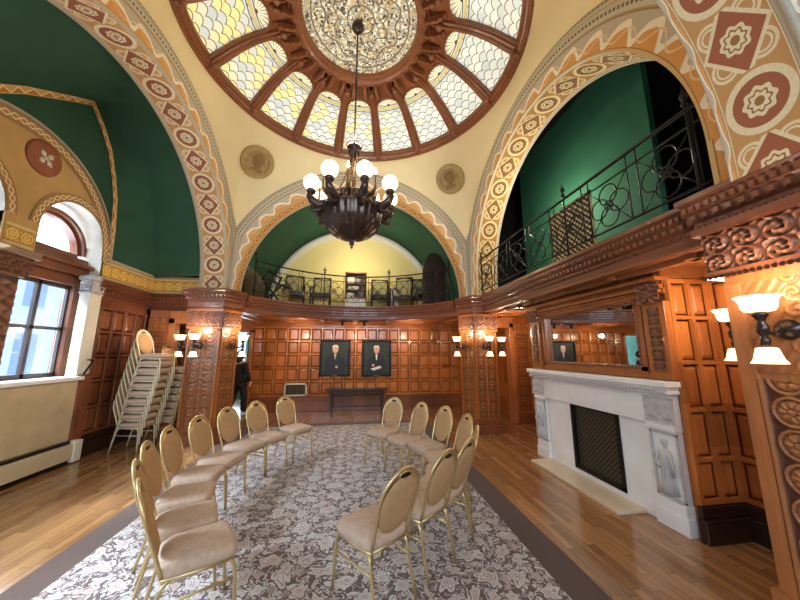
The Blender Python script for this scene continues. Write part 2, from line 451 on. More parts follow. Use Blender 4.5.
# panelled surface : frame (stiles+rails) with raised panels, O lower-left corner, U along, N outward normal
def panelled(mb, O, U, N, w, h, cols, rows, st=.06, dep=.03, widths=None, heights=None):
    O, U, N = Vector(O), Vector(U).normalized(), Vector(N).normalized(); Z = Vector((0, 0, 1))
    mb.obox(O - N * .02, U * w, Z * h, N * .02)
    ws = widths or [1] * cols; hs = heights or [1] * rows
    sw, sh = sum(ws), sum(hs); xs = [0]; ys = [0]
    for a in ws: xs.append(xs[-1] + a / sw * (w - st))
    for a in hs: ys.append(ys[-1] + a / sh * (h - st))
    for x in xs: mb.obox(O + U * x, U * st, Z * h, N * dep, .008)
    for y in ys: mb.obox(O + Z * y + N * .001, U * w, Z * st, N * (dep - .003), .008)
    for i in range(len(ws)):
        for j in range(len(hs)):
            a, b = xs[i] + st, xs[i + 1]; c, d = ys[j] + st, ys[j + 1]; g = .012
            mb.obox(O + U * (a + g) + Z * (c + g), U * (b - a - 2 * g), Z * (d - c - 2 * g), N * (dep * .55), min(.03, (b - a) * .22))
def offset_path(path, d):
    """offset 2D polyline to its left by d"""
    out = []; n = len(path)
    for i in range(n):
        p = Vector(path[i]); ns = []
        if i > 0: t = (p - Vector(path[i - 1])).normalized(); ns.append(Vector((-t.y, t.x)))
        if i < n - 1: t = (Vector(path[i + 1]) - p).normalized(); ns.append(Vector((-t.y, t.x)))
        if len(ns) == 2:
            m = (ns[0] + ns[1]).normalized(); k = d / max(.35, m.dot(ns[0])); out.append(p + m * k)
        else: out.append(p + ns[0] * d)
    return out
def sweep(mb, path, prof):
    """prof: (out, z) list; out = to the left of the path"""
    rows = [[(p.x, p.y, z) for p in offset_path(path, o)] for o, z in prof]
    for a, b in zip(rows, rows[1:]):
        for k in range(len(path) - 1): mb.quad(a[k], a[k + 1], b[k + 1], b[k])
def along(path, step):
    """points with tangent every step along 2D polyline"""
    out = []
    for a, b in zip(path, path[1:]):
        a, b = Vector(a), Vector(b); L = (b - a).length; t = (b - a) / L; n = max(1, int(L / step))
        for k in range(n): out.append((a + t * (L * (k + .5) / n), t))
    return out
CORN = [(-.1, 2.57), (0, 2.57), (.015, 2.59), (.02, 2.67), (.03, 2.69), (.03, 2.73), (.06, 2.75), (.06, 2.80), (.08, 2.82), (.08, 2.88), (.11, 2.91), (.11, 2.95), (0, 2.96), (-.2, 2.96)]
def cornice(path, mat='mahog'):
    mb = MB(); sweep(mb, path, CORN)
    for o_, z0, z1, st_, wd, dp in ((.03, 2.745, 2.80, .075, .045, .055), (.08, 2.825, 2.875, .055, .04, .02), (.02, 2.68, 2.71, .04, .025, .03)):
        op = [tuple(p) for p in offset_path(path, o_)]
        for p, t in along(op, st_):
            n = Vector((-t.y, t.x)); a = p - t * wd / 2
            mb.obox((a.x, a.y, z0), (t.x * wd, t.y * wd, 0), (0, 0, z1 - z0), (n.x * dp, n.y * dp, 0), .006)
    return trim(mb, mat)

# carved relief height functions (u,v in metres, centred u)
def h_scroll(u, v, w):
    """mirrored foliate scroll"""
    p = .115; a = abs(u); k = math.floor(v / p); fv = v - (k + .5) * p; s = 1 if k % 2 else -1
    cx = w * .24; d = hypot(a - cx, fv); an = atan2(fv, a - cx)
    h = .5 + .5 * cos(d * 150 - an * 1.0 * s) if d < p * .52 else .15 + .35 * (0.5 + .5 * sin(a * 90 + v * 60))
    st = abs(a); h = max(h, 1 - st / .02) if st < .02 else h
    return min(1, max(0, h * (.7 + .3 * sin(u * 190 + v * 60) * sin(v * 170))))
def h_rosette(u, v, w, p=.2):
    k = math.floor(v / p); fv = v - (k + .5) * p; d = hypot(u, fv); an = atan2(fv, u); rr = p * .36
    h = 0
    if d < rr:
        h = .55 + .45 * abs(cos(an * (4 if k % 2 else 3))) * sin(pi * d / rr)
        if d < rr * .25: h = .95
        elif d < rr * .33: h = .2
    cx = .36 * p * cos(pi * v / p) * 1.25; e = abs(u - cx); e2 = abs(u + cx)
    ring = abs(d - rr * 1.22)
    if ring < .011: h = max(h, .9 - ring * 20)
    if abs(u) > w / 2 - .02: h = .9
    elif abs(u) > w / 2 - .035: h = .1
    return h
def h_leaf(u, v, w):
    a = abs(u); q = sin(a * 40 + cos(v * 34) * 1.6); d = cos(v * 60 + a * 26 + q)
    return min(1, max(0, .5 + .5 * q * .6 + .3 * d))
def h_frieze(u, v, w, p=.14):
    k = math.floor(u / p); fu = u - (k + .5) * p; vv = (v % .14) - .07; d = hypot(fu, vv); an = atan2(vv, fu)
    return min(1, max(0, .5 + .5 * cos(d * 120 - an * 2) * (.8 if d < .07 else .5) + (.3 * sin(an * 5) if d < .05 else 0)))
def carved(mb, O, U, N, w, h, fn, res=.02, amp=.025, centre=True, **k):
    O, U, N = Vector(O), Vector(U).normalized(), Vector(N).normalized(); nu = max(4, int(w / res)); nv = max(4, int(h / res))
    H = {}
    def g(a, b):
        key = (round(a * nu), round(b * nv))
        if key not in H: H[key] = fn(a * w - (w / 2 if centre else 0), b * h, w, **k)
        return H[key]
    mb.grid(lambda a, b: O + U * (a * w) + Vector((0, 0, b * h)) + N * (g(a, b) * amp), nu, nv, lambda a, b: (a, g(a, b)))

# ================================================================== SETTING
# floor, rug
struct(MB().box((-6, -4, -.06), (6, 13, 0)), 'floor', 'floor')
rug = thing('area_rug', 'large brown and cream floral area rug under the ring of chairs', 'rug', (-.35, 3.8, 0))
mb = MB(); a0, a1, b0, b1 = -2.17, 1.53, .3, 7.55
mb.box((a0, b0, 0.001), (a1, b1, .012)); mb.build('rug_field', 'rug', rug)
mb = MB()
for c in (((a0 - .27, b0 - .27), (a0, b1 + .25)), ((a1, b0 - .27), (a1 + .28, b1 + .25)), ((a0, b1), (a1, b1 + .25)), ((a0, b0 - .27), (a1, b0))):
    mb.box((c[0][0], c[0][1], .001), (c[1][0], c[1][1], .010))
o = mb.build('rug_border', 'rugb', rug); o['label'] = 'plain dark brown border'

# ---- arches
def arch(tag_, P, c, zc, r, Rx, ztop, zs=2.96, corner=2.75, n=72):
    """P(t, z, d): world point from along-coordinate t (from centre), height z, depth d into the opening.
    face wave band + beaded moulding + returns the extrados function"""
    def inner(th):                     # th 0..pi
        return (-cos(th) * r, zc + sin(th) * r)
    def outer(th):
        t, z = inner(th); 
        dx, dz = -cos(th), sin(th)
        # march out to extrados ellipse (Rx wide, ztop high from zc) clipped by the corner
        k = 1 / sqrt((dx / Rx) ** 2 + (dz / (ztop - zc)) ** 2)
        x, z = dx * k, zc + dz * k
        if abs(x) > corner:
            x = math.copysign(corner, x)
            zz = zc + (ztop - zc) * sqrt(max(0, 1 - (corner / Rx) ** 2)); z = min(zz, zc + dz / max(abs(dx), 1e-6) * corner) if dz > 0 else zc
        return x, z
    L = pi * r
    def wv(a, b):
        t0, z0 = inner(a * pi); t1, z1 = outer(a * pi); f = .56
        t1, z1 = t0 + (t1 - t0) * f, z0 + (z1 - z0) * f
        return P(t0 + (t1 - t0) * b, z0 + (z1 - z0) * b, 0)
    def dt(a, b):
        t0, z0 = inner(a * pi); t1, z1 = outer(a * pi); f = .56 + .44 * b
        return P(t0 + (t1 - t0) * f, z0 + (z1 - z0) * f, -.03 * sin(pi * min(1, b * 1.0)))
    trim(MB().grid(wv, n, 4, lambda a, b: (a * L, b)), 'wave')
    trim(MB().grid(dt, n * 3, 6, lambda a, b: (a * L, b)), 'dots')
    # straight jambs down to the cornice
    mb = MB()
    for s in (-1, 1): mb.quad(P(s * r, zs - .05, 0), P(s * corner, zs - .05, 0), P(s * corner, zc, 0), P(s * r, zc, 0), [(0, 0), (0, 1), (zc - zs, 1), (zc - zs, 0)])
    trim(mb, 'wave')
    def ex(t):
        return zc + (ztop - zc) * sqrt(max(0, 1 - (t / Rx) ** 2))
    return ex
def soffit(P, zc, r, depth, mat, cells, zs=2.96, w=.12, n=96, sh=0, vs=(.9, .95)):
    s = zc - zs + .05; Lt = pi * r + 2 * s
    def pt(a):
        d = a * Lt
        if d < s: return (-r, zs - .05 + d)
        if d > Lt - s: return (r, zs - .05 + Lt - d)
        th = (d - s) / r; return (-cos(th) * r, zc + sin(th) * r)
    trim(MB().grid(lambda a, b: P(*pt(a), w * depth + b * depth * (1 - 2 * w)), n, 4, lambda a, b: (a * cells + sh, b * 2 - 1)), mat)
    mb = MB()
    for q0, q1 in ((0, w), (1 - w, 1)):
        mb.grid(lambda a, b: P(*pt(a), depth * (q0 + (q1 - q0) * b)), n, 1, lambda a, b, q=(q0 == 0): (a * Lt, (vs[0] + b * (vs[1] - vs[0])) if q else .9 + b * .05))
    trim(mb, 'wave')
    # little rope bead at the far edge
    trim(MB().tube([P(*[q for q in pt(k / n)], depth) for k in range(n + 1)], .022, 6), 'grey')
CX, CY = -0.03, 4.15
A = 2.75; YB, YN = 6.85, 1.62
PR = lambda t, z, d: (A + d, 4.1 + t, z)
PL = lambda t, z, d: (-A - d, 4.2 + t, z)
PB = lambda t, z, d: (t, YB + d, z)
PN = lambda t, z, d: (t + .05, YN - d, z)
exR = arch('right', PR, 0, 3.35, 2.33, 3.0, 6.18, corner=2.75)
exL = arch('left', PL, 0, 3.06, 2.55, 3.06, 6.08, corner=2.70)
exB = arch('back', PB, 0, 2.98, 2.62, 3.08, 6.08, corner=2.75)
soffit(PR, 3.35, 2.33, .50, 'soffit_gold', 18, w=.08)
soffit(PL, 3.06, 2.55, .52, 'soffit_red', 20, w=.075)
soffit(PB, 2.98, 2.62, .34, 'soffit_orange', 26)
# near arch: soffit and its face toward the camera side
exN = arch('near', PN, 0, 3.09, 2.61, 3.06, 6.1, corner=2.72)
soffit(PN, 3.09, 2.61, .48, 'soffit_big', 18, w=.09, sh=1.45, vs=(1, 0))
def nf(a, b):
    th = a * pi; rr = 2.61 + b * .5; return (.05 - cos(th) * rr, YN - .46, 3.09 + sin(th) * rr)
trim(MB().grid(nf, 72, 4, lambda a, b: (a * 8.2, b)), 'wave')
# pendentives up to the dome rim
RIMR, RIMZ = 2.56, 6.30
def pend(a, b):
    ph = a * 2 * pi; dx, dy = sin(ph), cos(ph)
    ku = min((A / abs(dx)) if abs(dx) > 1e-6 else 9e9, ((YB - CY) / dy) if dy > 1e-6 else ((CY - YN) / -dy) if dy < -1e-6 else 9e9)
    x, y = dx * ku, CY + dy * ku
    if abs(abs(x) - A) < 1e-4: z = exR(y - 4.1) if x > 0 else exL(y - 4.2)
    else: z = exB(x) if dy > 0 else exN(x)
    z = max(z, 4.25)
    r0 = ku; r1 = RIMR
    # spherical-ish blend
    q = b; e = sin(q * pi / 2); f = 1 - cos(q * pi / 2)
    rad = r0 + (r1 - r0) * (f * .75 + q * .25); zz = z + (RIMZ - z) * (e * .75 + q * .25)
    return (dx * rad + CX * b, CY + dy * rad, zz)
struct(MB().grid(pend, 256, 16), 'ceiling', 'cream')

# ---- dome
PZ = [(.0, 7.06), (.88, 7.05), (1.1, 7.02), (1.45, 6.93), (1.8, 6.82), (2.1, 6.66), (2.42, 6.42), (2.58, 6.30)]
def dz(r):
    for (a, za), (b, zb) in zip(PZ, PZ[1:]):
        if r <= b: return za + (zb - za) * (r - a) / (b - a)
    return PZ[-1][1]
def dp(r, ph, d=0): return (CX + r * sin(ph), CY + r * cos(ph), dz(r) + d)
NW = 16; HA = pi / NW
WN = [0]
def wout(ph0, k, n=28):
    """outline of a dome window in (r, lateral) -> k-th of n points"""
    rb, rh, hw, hwh = 2.45, 1.64, .164, .160
    pts = []
    for i in range(8): pts.append((rb, -hw * rb + 2 * hw * rb * i / 8))
    for i in range(6): r = rb + (rh - rb) * i / 6; pts.append((r, hwh * r))
    for i in range(9): t = pi * i / 8; w = hwh * rh; pts.append((rh - sin(t) * w * .8, cos(t) * w))
    for i in range(5): r = rh + (rb - rh) * (i + 1) / 6; pts.append((r, -hwh * r))
    return pts
OUT = wout(0, 0); NO = len(OUT)
shell = MB()
for w_ in range(NW):
    ph0 = w_ * 2 * pi / NW
    def W(r, l, d=0): return dp(r, ph0 + l / max(r, .1), d)
    bnd = []
    for r, l in OUT:                                   # matching outer boundary of the sector
        rc, (dr, dl) = 1.95, (r - 1.95, l); best = 9
        hwc = HA
        for k in range(1, 400):
            f = 1 + k * .02; rr = rc + dr * f; ll = dl * f
            if rr > 2.56 or rr < 1.12 or abs(ll) > hwc * rr: best = f; break
        bnd.append((min(2.56, max(1.12, rc + dr * best)), dl * best))
    for k in range(NO):
        (r0, l0), (r1, l1) = OUT[k], OUT[(k + 1) % NO]; (s0, m0), (s1, m1) = bnd[k], bnd[(k + 1) % NO]
        for q in range(3):
            f0, f1 = q / 3, (q + 1) / 3
            I = lambda a, b, f: a + (b - a) * f
            shell.quad(W(I(r0, s0, f0), I(l0, m0, f0)), W(I(r1, s1, f0), I(l1, m1, f0)), W(I(r1, s1, f1), I(l1, m1, f1)), W(I(r0, s0, f1), I(l0, m0, f1)))
        shell.quad(W(r0, l0), W(r1, l1), W(r1, l1, .09), W(r0, l0, .09))
    WN[0] += 1; root = bpy.data.objects.new('window_%d' % WN[0], None); col.objects.link(root); root['kind'] = 'structure'; root.location = W(1.95, 0, .08)
    g = MB(); rows = 14; cols_ = 6
    def gp(a, b):
        r = 2.52 + (1.36 - 2.52) * b; return W(r, (a - .5) * 2 * .16 * max(r, 1.5), .085)
    g.grid(gp, cols_, rows, lambda a, b: ((a - .5) * 2 * .16 * max(2.52 - 1.16 * b, 1.5), b * 1.22))
    o = g.build('stained_glass', 'sglass', root)
    f = MB(); f.tube([W(r, l, .0) for r, l in OUT], .022, 6, True); f.build('window_frame', 'redwood', root)
struct(shell, 'ceiling_dome', 'redwood')
# ribs with raised centre and carved bosses
for w_ in range(NW):
    ph = (w_ + .5) * 2 * pi / NW; mb = MB(); lx = Vector((cos(ph), -sin(ph), 0))
    prof = [(-.075, 0), (-.06, -.05), (-.03, -.06), (-.022, -.10), (.022, -.10), (.03, -.06), (.06, -.05), (.075, 0)]
    rs = [1.18 + (2.5 - 1.18) * k / 14 for k in range(15)]
    for a, b in zip(rs, rs[1:]):
        for (x0, z0), (x1, z1) in zip(prof, prof[1:]):
            P0 = Vector(dp(a, ph)); P1 = Vector(dp(b, ph)); s0 = .75 + .25 * (a - 1.18) / 1.3; s1 = .75 + .25 * (b - 1.18) / 1.3
            mb.quad(P0 + lx * x0 * s0 + Vector((0, 0, z0)), P0 + lx * x1 * s0 + Vector((0, 0, z1)), P1 + lx * x1 * s1 + Vector((0, 0, z1)), P1 + lx * x0 * s1 + Vector((0, 0, z0)))
    for r_ in (2.42, 1.28):
        mb.ball(dp(r_, ph, -.10), .06, 10, (1, 1, .7))
    trim(mb, 'redwood')
# corbel brackets around the oculus
mb = MB()
for k in range(NW * 2):
    ph = (k + .5) * pi / NW; lx = Vector((cos(ph), -sin(ph), 0)); ra = Vector((sin(ph), cos(ph), 0))
    for r_, dd, sz in ((1.28, -.05, .07), (1.18, -.10, .065), (1.09, -.13, .055)):
        c = Vector(dp(r_, ph, dd)); mb.obox(c - lx * sz * .6 - ra * .05, lx * sz * 1.2, ra * .11, Vector((0, 0, -.07)), .015)
    c = Vector(dp(1.35, ph, -.03)); mb.ball(c, .05, 8)
trim(mb, 'redwood')
def ringm(r0, prof, z0, mat, n=96, y=CY, beads=None):
    mb = MB(); m = len(prof)
    mb.grid(lambda a, b: (CX + (r0 + prof[round(b * (m - 1))][0]) * sin(a * 2 * pi), y + (r0 + prof[round(b * (m - 1))][0]) * cos(a * 2 * pi), z0 + prof[round(b * (m - 1))][1]), n, m - 1, None, False)
    if beads:
        rr, zz, cnt, sz = beads
        for k in range(cnt):
            q = 2 * pi * k / cnt; mb.ball((CX + rr * sin(q), y + rr * cos(q), zz), sz, 6)
    return trim(mb, mat)
ringm(2.50, [(-.06, .08), (-.04, 0), (-.02, -.03), (0, -.03), (.01, -.06), (.03, -.07), (.05, -.05), (.08, -.04), (.08, .05)], 6.34, 'redwood', beads=(2.475, 6.33, 130, .018))
ringm(1.01, [(.13, .04), (.12, -.06), (.08, -.08), (.06, -.12), (0, -.13), (-.03, -.10), (-.05, -.06), (-.08, -.05), (-.09, 0), (-.09, .08)], 7.03, 'redwood', beads=(1.09, 6.96, 64, .02))
WN[0] += 1
oc = bpy.data.objects.new('window_%d' % WN[0], None); col.objects.link(oc); oc['kind'] = 'structure'; oc.location = (CX, CY, 7.05)
MB().grid(lambda a, b: (1.0 * b * sin(a * 2 * pi), 1.0 * b * cos(a * 2 * pi), .05 * (1 - b * b)), 48, 8).build('stained_glass', 'oculus', oc, local=True)
# outside roof shell above everything keeps daylight out
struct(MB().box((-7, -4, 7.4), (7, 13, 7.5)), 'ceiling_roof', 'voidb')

mb = MB()
for x in (-A, A): mb.tube([(x, YB, 2.96), (x, YB, 3.8), (x, YB, 4.62)], [.035, .035, .05], 8)
trim(mb, 'grey')
# medallions on the pendentives
def medallion(px, label, flip):
    s = -1 if px < 0 else 1; ph = R(44) * s
    def on(b):
        return Vector(pend((ph / (2 * pi)) % 1, b))
    c = on(.59); t = (on(.70) - on(.48)).normalized(); lat = Vector((cos(ph), -sin(ph), 0)); n = t.cross(lat).normalized()
    if n.dot(Vector((0, CY, 3)) - c) < 0: n = -n
    lat = t.cross(n) if (t.cross(n)).dot(Vector((1, 0, 0))) > 0 else -(t.cross(n))
    o = thing('relief_medallion', label, 'medallion', c)
    P = lambda x, y, d: c + lat * x + t * y + n * (d + .06)
    mb = MB(); rr = .35; K = 1.4
    prof = [(1.0, .0), (.98, .035), (.92, .045), (.88, .02), (.80, .02), (.78, .03), (.72, .03), (.70, .015), (0, .02)]
    prof[0] = (1.0, -.06)
    mb.grid(lambda a, b: P(*[q * rr * prof[round(b * 8)][0] for q in (cos(a * 2 * pi), sin(a * 2 * pi))], prof[round(b * 8)][1]), 40, 8, None, True)
    mb.build('disc', 'medal', o)
    pf = [(-.02, -.14), (.10, -.14), (.11, -.10), (.05, -.07), (.06, -.02), (.09, .01), (.085, .07), (.05, .12), (0, .135), (-.05, .12), (-.085, .08), (-.08, .05), (-.10, .02), (-.085, .01), (-.085, -.02), (-.07, -.05), (-.03, -.05), (-.03, -.09), (-.08, -.12)]
    pf = [(x * flip * K, y * K) for x, y in pf]
    mb = MB(); mb.poly([P(x, y, .045) for x, y in pf])
    for k in range(len(pf)):
        a, b = pf[k], pf[(k + 1) % len(pf)]; mb.quad(P(*a, .015), P(*b, .015), P(*b, .045), P(*a, .045))
    for (hx, hy, hw, hh) in ((0, .085, .06, .015), (.035, .04, .02, .05), (.02, -.03, .015, .04)): mb.obox(P((hx * flip - hw / 2) * K, (hy - hh / 2) * K, .04), lat * hw * K, t * hh * K, n * .018, .005)
    q = mb.build('profile_head', 'medal2', o); q['label'] = 'raised helmeted head in profile'
    mb = MB()
    for k in range(6):
        a = R(-35 + k * 14) if flip > 0 else R(215 - k * 14); mb.obox(P(.225 * cos(a) - .01, .225 * sin(a) - .012, .03), lat * .02, t * .034, n * .012, .003)
    mb.build('letter_relief', 'medal2', o)
M['medal'] = plain('medallion_plaster', (170, 144, 98), .7, .3, 0, .15, 9)
M['medal2'] = plain('medallion_relief', (134, 106, 66), .7, .3, 0, .2, 9)
medallion(-2, 'round tan plaster medallion of a helmeted profile, between the left and back arches', 1)
medallion(2, 'round tan plaster medallion of a profile head, between the back and right arches', -1)

# ---- plain wall planes over the arches are the annuli; pier corners
def pier(poly, faces, cap_mat='carved', zb=0, name='wall_pier', res=.02, base=True, fmat='carve', smat='wood'):
    """poly CCW pts; faces: list of (i, fn) edges that are carved"""
    body = MB().prism(poly, 0, 2.60)
    struct(body, name, smat)
    cx = sum(p[0] for p in poly) / len(poly); cy = sum(p[1] for p in poly) / len(poly)
    exp = lambda d: [tuple(p) for p in offset_path(list(poly) + [poly[0]], -d)][:-1] if False else [(p[0] + (p[0] - cx) / max(.01, hypot(p[0] - cx, p[1] - cy)) * d * 1.3, p[1] + (p[1] - cy) / max(.01, hypot(p[0] - cx, p[1] - cy)) * d * 1.3) for p in poly]
    mb = MB(); mb.prism(exp(.10), 0, .16); mb.prism(exp(.07), .16, .22); mb.prism(exp(.045), .22, .26)
    trim(mb, 'darkpanel', .008)
    mb = MB(); mb.prism(exp(.035), 2.15, 2.19); mb.prism(exp(.05), 2.49, 2.54)
    trim(mb, smat, .006)
    for i, fn in faces:
        a, b = Vector(poly[i]), Vector(poly[(i + 1) % len(poly)]); U = (b - a); L = U.length; U.normalize(); N = Vector((U.y, -U.x, 0)); U3 = Vector((U.x, U.y, 0))
        m = .05; O = Vector((a.x, a.y, 0)) + U3 * m
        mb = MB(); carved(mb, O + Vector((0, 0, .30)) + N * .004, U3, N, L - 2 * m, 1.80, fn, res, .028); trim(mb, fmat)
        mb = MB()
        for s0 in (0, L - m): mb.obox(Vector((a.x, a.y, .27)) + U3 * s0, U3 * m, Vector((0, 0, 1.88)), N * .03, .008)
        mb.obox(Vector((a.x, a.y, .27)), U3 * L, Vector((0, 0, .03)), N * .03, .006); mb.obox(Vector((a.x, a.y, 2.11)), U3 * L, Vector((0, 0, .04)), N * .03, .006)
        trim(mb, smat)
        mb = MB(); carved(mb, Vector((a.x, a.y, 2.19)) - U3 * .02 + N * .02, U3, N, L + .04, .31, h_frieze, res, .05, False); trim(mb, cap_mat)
BR = [(2.62, 7.35), (2.46, 6.78), (2.63, 6.42), (3.15, 6.42), (3.15, 7.4)]
pier(BR, [(1, h_scroll), (2, h_scroll)])
BL = [(-3.22, 7.15), (-3.22, 6.42), (-2.62, 6.42), (-2.44, 6.78), (-2.62, 7.35)]
pier(BL, [(1, h_scroll), (2, h_scroll)], name='wall_pier_left')
# near right pier: poly edges; face -X from Y 1.80 to .9
NR = [(2.76, 1.83), (2.76, .75), (3.32, .75), (3.32, 1.83)]
struct(MB().prism(NR, 0, 2.60), 'wall_pier_near', 'nearwood')
mb = MB()
mb.obox((2.76, 1.83, .0), (0, -.1, 0), (0, 0, 2.2), (-.03, 0, 0), .008)
mb.obox((2.76, 1.40, .0), (0, -.06, 0), (0, 0, 2.2), (-.03, 0, 0), .008); mb.box((2.70, .75, 0), (2.76, 1.85, .2))
trim(mb, 'nearwood')
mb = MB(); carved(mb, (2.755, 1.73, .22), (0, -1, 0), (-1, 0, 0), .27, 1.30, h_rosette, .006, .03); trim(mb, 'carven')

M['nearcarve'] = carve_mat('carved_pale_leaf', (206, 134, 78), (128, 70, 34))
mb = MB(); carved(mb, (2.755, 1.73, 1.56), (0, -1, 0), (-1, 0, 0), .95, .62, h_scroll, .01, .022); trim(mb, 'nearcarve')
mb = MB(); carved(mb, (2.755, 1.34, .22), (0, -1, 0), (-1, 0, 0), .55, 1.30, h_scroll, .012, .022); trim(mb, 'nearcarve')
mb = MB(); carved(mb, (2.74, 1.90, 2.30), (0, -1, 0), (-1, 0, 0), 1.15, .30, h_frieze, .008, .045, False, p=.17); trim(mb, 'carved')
mb = MB(); carved(mb, (3.3, 1.87, 2.30), (-1, 0, 0), (0, 1, 0), .56, .30, h_frieze, .012, .05, False); trim(mb, 'carved')
mb = MB(); mb.box((2.69, .7, 2.25), (3.34, 1.90, 2.30)); mb.box((2.66, .7, 2.60), (3.34, 1.93, 2.66))
for k in range(30): mb.ball((2.685, 1.90 - k * .036, 2.255), .016, 6)
trim(mb, 'mahogy', .006)

# ---- cornices
arcR = 2.84; arcY = 5.51
ARC = [(arcR * sin(R(a)), arcY + arcR * cos(R(a))) for a in [59.6 - 119.2 * k / 36 for k in range(37)]]   # right -> left
# direction chosen so the room lies to the left of the path
off = .16
def seg(pts): return pts
right_path = [(2.89, 1.98), (2.89, 6.30)]
cornice([(2.78, .4), (2.78, 1.93), (2.88, 1.95), (2.88, 6.40)], 'mahogy')
cornice([(3.2, 6.40), (2.63, 6.40), (2.45, 6.78), (2.55, 7.05)], 'mahog')
cornice([(ARC[k][0] * 1.0, ARC[k][1] + .11) for k in range(len(ARC))], 'mahog')
cornice([(-2.55, 7.05), (-2.43, 6.78), (-2.62, 6.40), (-3.25, 6.40), (-3.25, 7.24), (-4.46, 7.24), (-4.46, 5.80)], 'mahog')
mb = MB()
for s_ in (-1, 1): mb.prism([(s_ * 2.50, 6.85), (s_ * 3.1, 6.85), (s_ * 3.1, 7.6), (s_ * 2.28, 7.6), (s_ * 2.40, 7.15)][::s_], 2.56, 2.955)
trim(mb, 'mahog')
# flat fascia boards under the back cornice, balcony slabs
slab = [(x, y + .17) for x, y in ARC] + [(-2.5, 7.1), (-4.6, 7.1), (-4.6, 9.75), (4.6, 9.75), (4.6, 7.1), (2.5, 7.1)]
mb = MB()
def fan(z, rev):
    pts = [(x, y + .17) for x, y in ARC]
    for a, b in zip(pts, pts[1:]): mb.quad((a[0], a[1], z), (b[0], b[1], z), (b[0], 9.75, z), (a[0], 9.75, z))
    mb.quad((2.4, 7.1, z), (4.6, 7.1, z), (4.6, 9.75, z), (2.4, 9.75, z)); mb.quad((-4.6, 7.1, z), (-2.4, 7.1, z), (-2.4, 9.75, z), (-4.6, 9.75, z))
fan(2.575, 0); fan(2.90, 1)
for k in range(9):                                      # ceiling beams under the back balcony
    x = -3.6 + k * .9; y0 = (arcY + sqrt(max(0, arcR ** 2 - x * x)) + .2) if abs(x) < 2.4 else 7.2
    mb.box((x - .05, y0, 2.53), (x + .05, 9.45, 2.58))
mb.box((-4.5, 9.32, 2.45), (4.5, 9.42, 2.58)); mb.box((-4.5, 9.26, 2.52), (4.5, 9.42, 2.58)); mb.box((-4.5, 8.75, 2.535), (4.5, 8.85, 2.58))
struct(mb, 'ceiling_back', 'woodh')
mb = MB(); mb.box((2.85, .4, 2.575), (4.5, 7.3, 2.60)); mb.box((2.92, .4, 2.88), (4.5, 7.3, 2.92))
for k in range(7): mb.box((2.95, 1.3 + k * .85, 2.52), (4.4, 1.38 + k * .85, 2.58))
mb.box((3.0, .4, 2.52), (3.08, 7.3, 2.58)); mb.box((3.55, 5.1, 2.53), (3.63, 7.3, 2.58)); mb.box((3.0, 5.05, 2.50), (4.5, 5.15, 2.58)); mb.box((3.1, 2.58, 2.48), (3.76, 2.66, 2.58)); mb.box((3.62, .4, 2.48), (3.72, 2.66, 2.58))
struct(mb, 'ceiling_right', 'woody')

# ---- back wall (panelled), door opening at left
mb = MB(); panelled(mb, (-3.0, 9.4, .42), (1, 0, 0), (0, -1, 0), 7.4, 2.02, 22, 5, .06, .03)
mb.box((-3.0, 9.4, 0), (4.4, 9.5, 2.6)); panelled(mb, (-4.6, 9.4, .42), (1, 0, 0), (0, -1, 0), .95, 2.02, 3, 5, .06, .03); mb.box((-4.6, 9.4, 0), (-3.66, 9.5, 2.6)); mb.box((-3.66, 9.4, 2.30), (-3.0, 9.5, 2.6))
struct(mb, 'wall_back', 'panel')
mb = MB(); mb.box((-2.98, 9.34, 0), (4.4, 9.4, .30)); mb.box((-2.98, 9.35, .30), (4.4, 9.4, .36)); mb.box((-2.98, 9.36, .36), (4.4, 9.4, .42)); mb.box((-4.6, 9.35, 0), (-3.7, 9.4, .36)); struct(mb, 'baseboard_back', 'darkpanel', .01)
dr = bpy.data.objects.new('door_1', None); col.objects.link(dr); dr['kind'] = 'structure'; dr.location = (-3.33, 9.4, 0)
mb = MB(); mb.box((-3.74, 9.33, 0), (-3.64, 9.52, 2.34)); mb.box((-3.02, 9.33, 0), (-2.92, 9.52, 2.34)); mb.box((-3.74, 9.33, 2.26), (-2.92, 9.52, 2.38)); mb.build('door_frame', 'wood', dr, bevel=.008)
# room beyond the door: teal wall and a bright window
struct(MB().box((-3.0, 9.5, 0), (-2.9, 12.4, 2.6)).box((-5.3, 9.5, 0), (-5.2, 12.4, 2.6)).box((-5.3, 9.5, 0), (-4.5, 9.6, 2.6)), 'wall_passage', 'teal')
mb = MB(); mb.box((-4.05, 12.3, 0), (-2.9, 12.4, 2.6)); mb.box((-5.2, 12.3, 0), (-4.05, 12.4, .4)); mb.box((-5.2, 12.3, 2.45), (-4.05, 12.4, 2.6)); struct(mb, 'wall_passage_end', 'teal')
struct(MB().box((-5, 9.5, 2.5), (-2.9, 12.4, 2.6)), 'ceiling_passage', 'whitep')
WN[0] += 1
mb = MB(); mb.box((-5.2, 12.3, 1.55), (-4.04, 12.36, 1.62)); mb.box((-4.62, 12.3, .4), (-4.57, 12.36, 2.45)); mb.box((-4.10, 12.28, .4), (-4.03, 12.36, 2.45)); mb.box((-5.2, 12.28, .36), (-4.03, 12.36, .42)); struct(mb, 'window_%d' % WN[0], 'whitep')

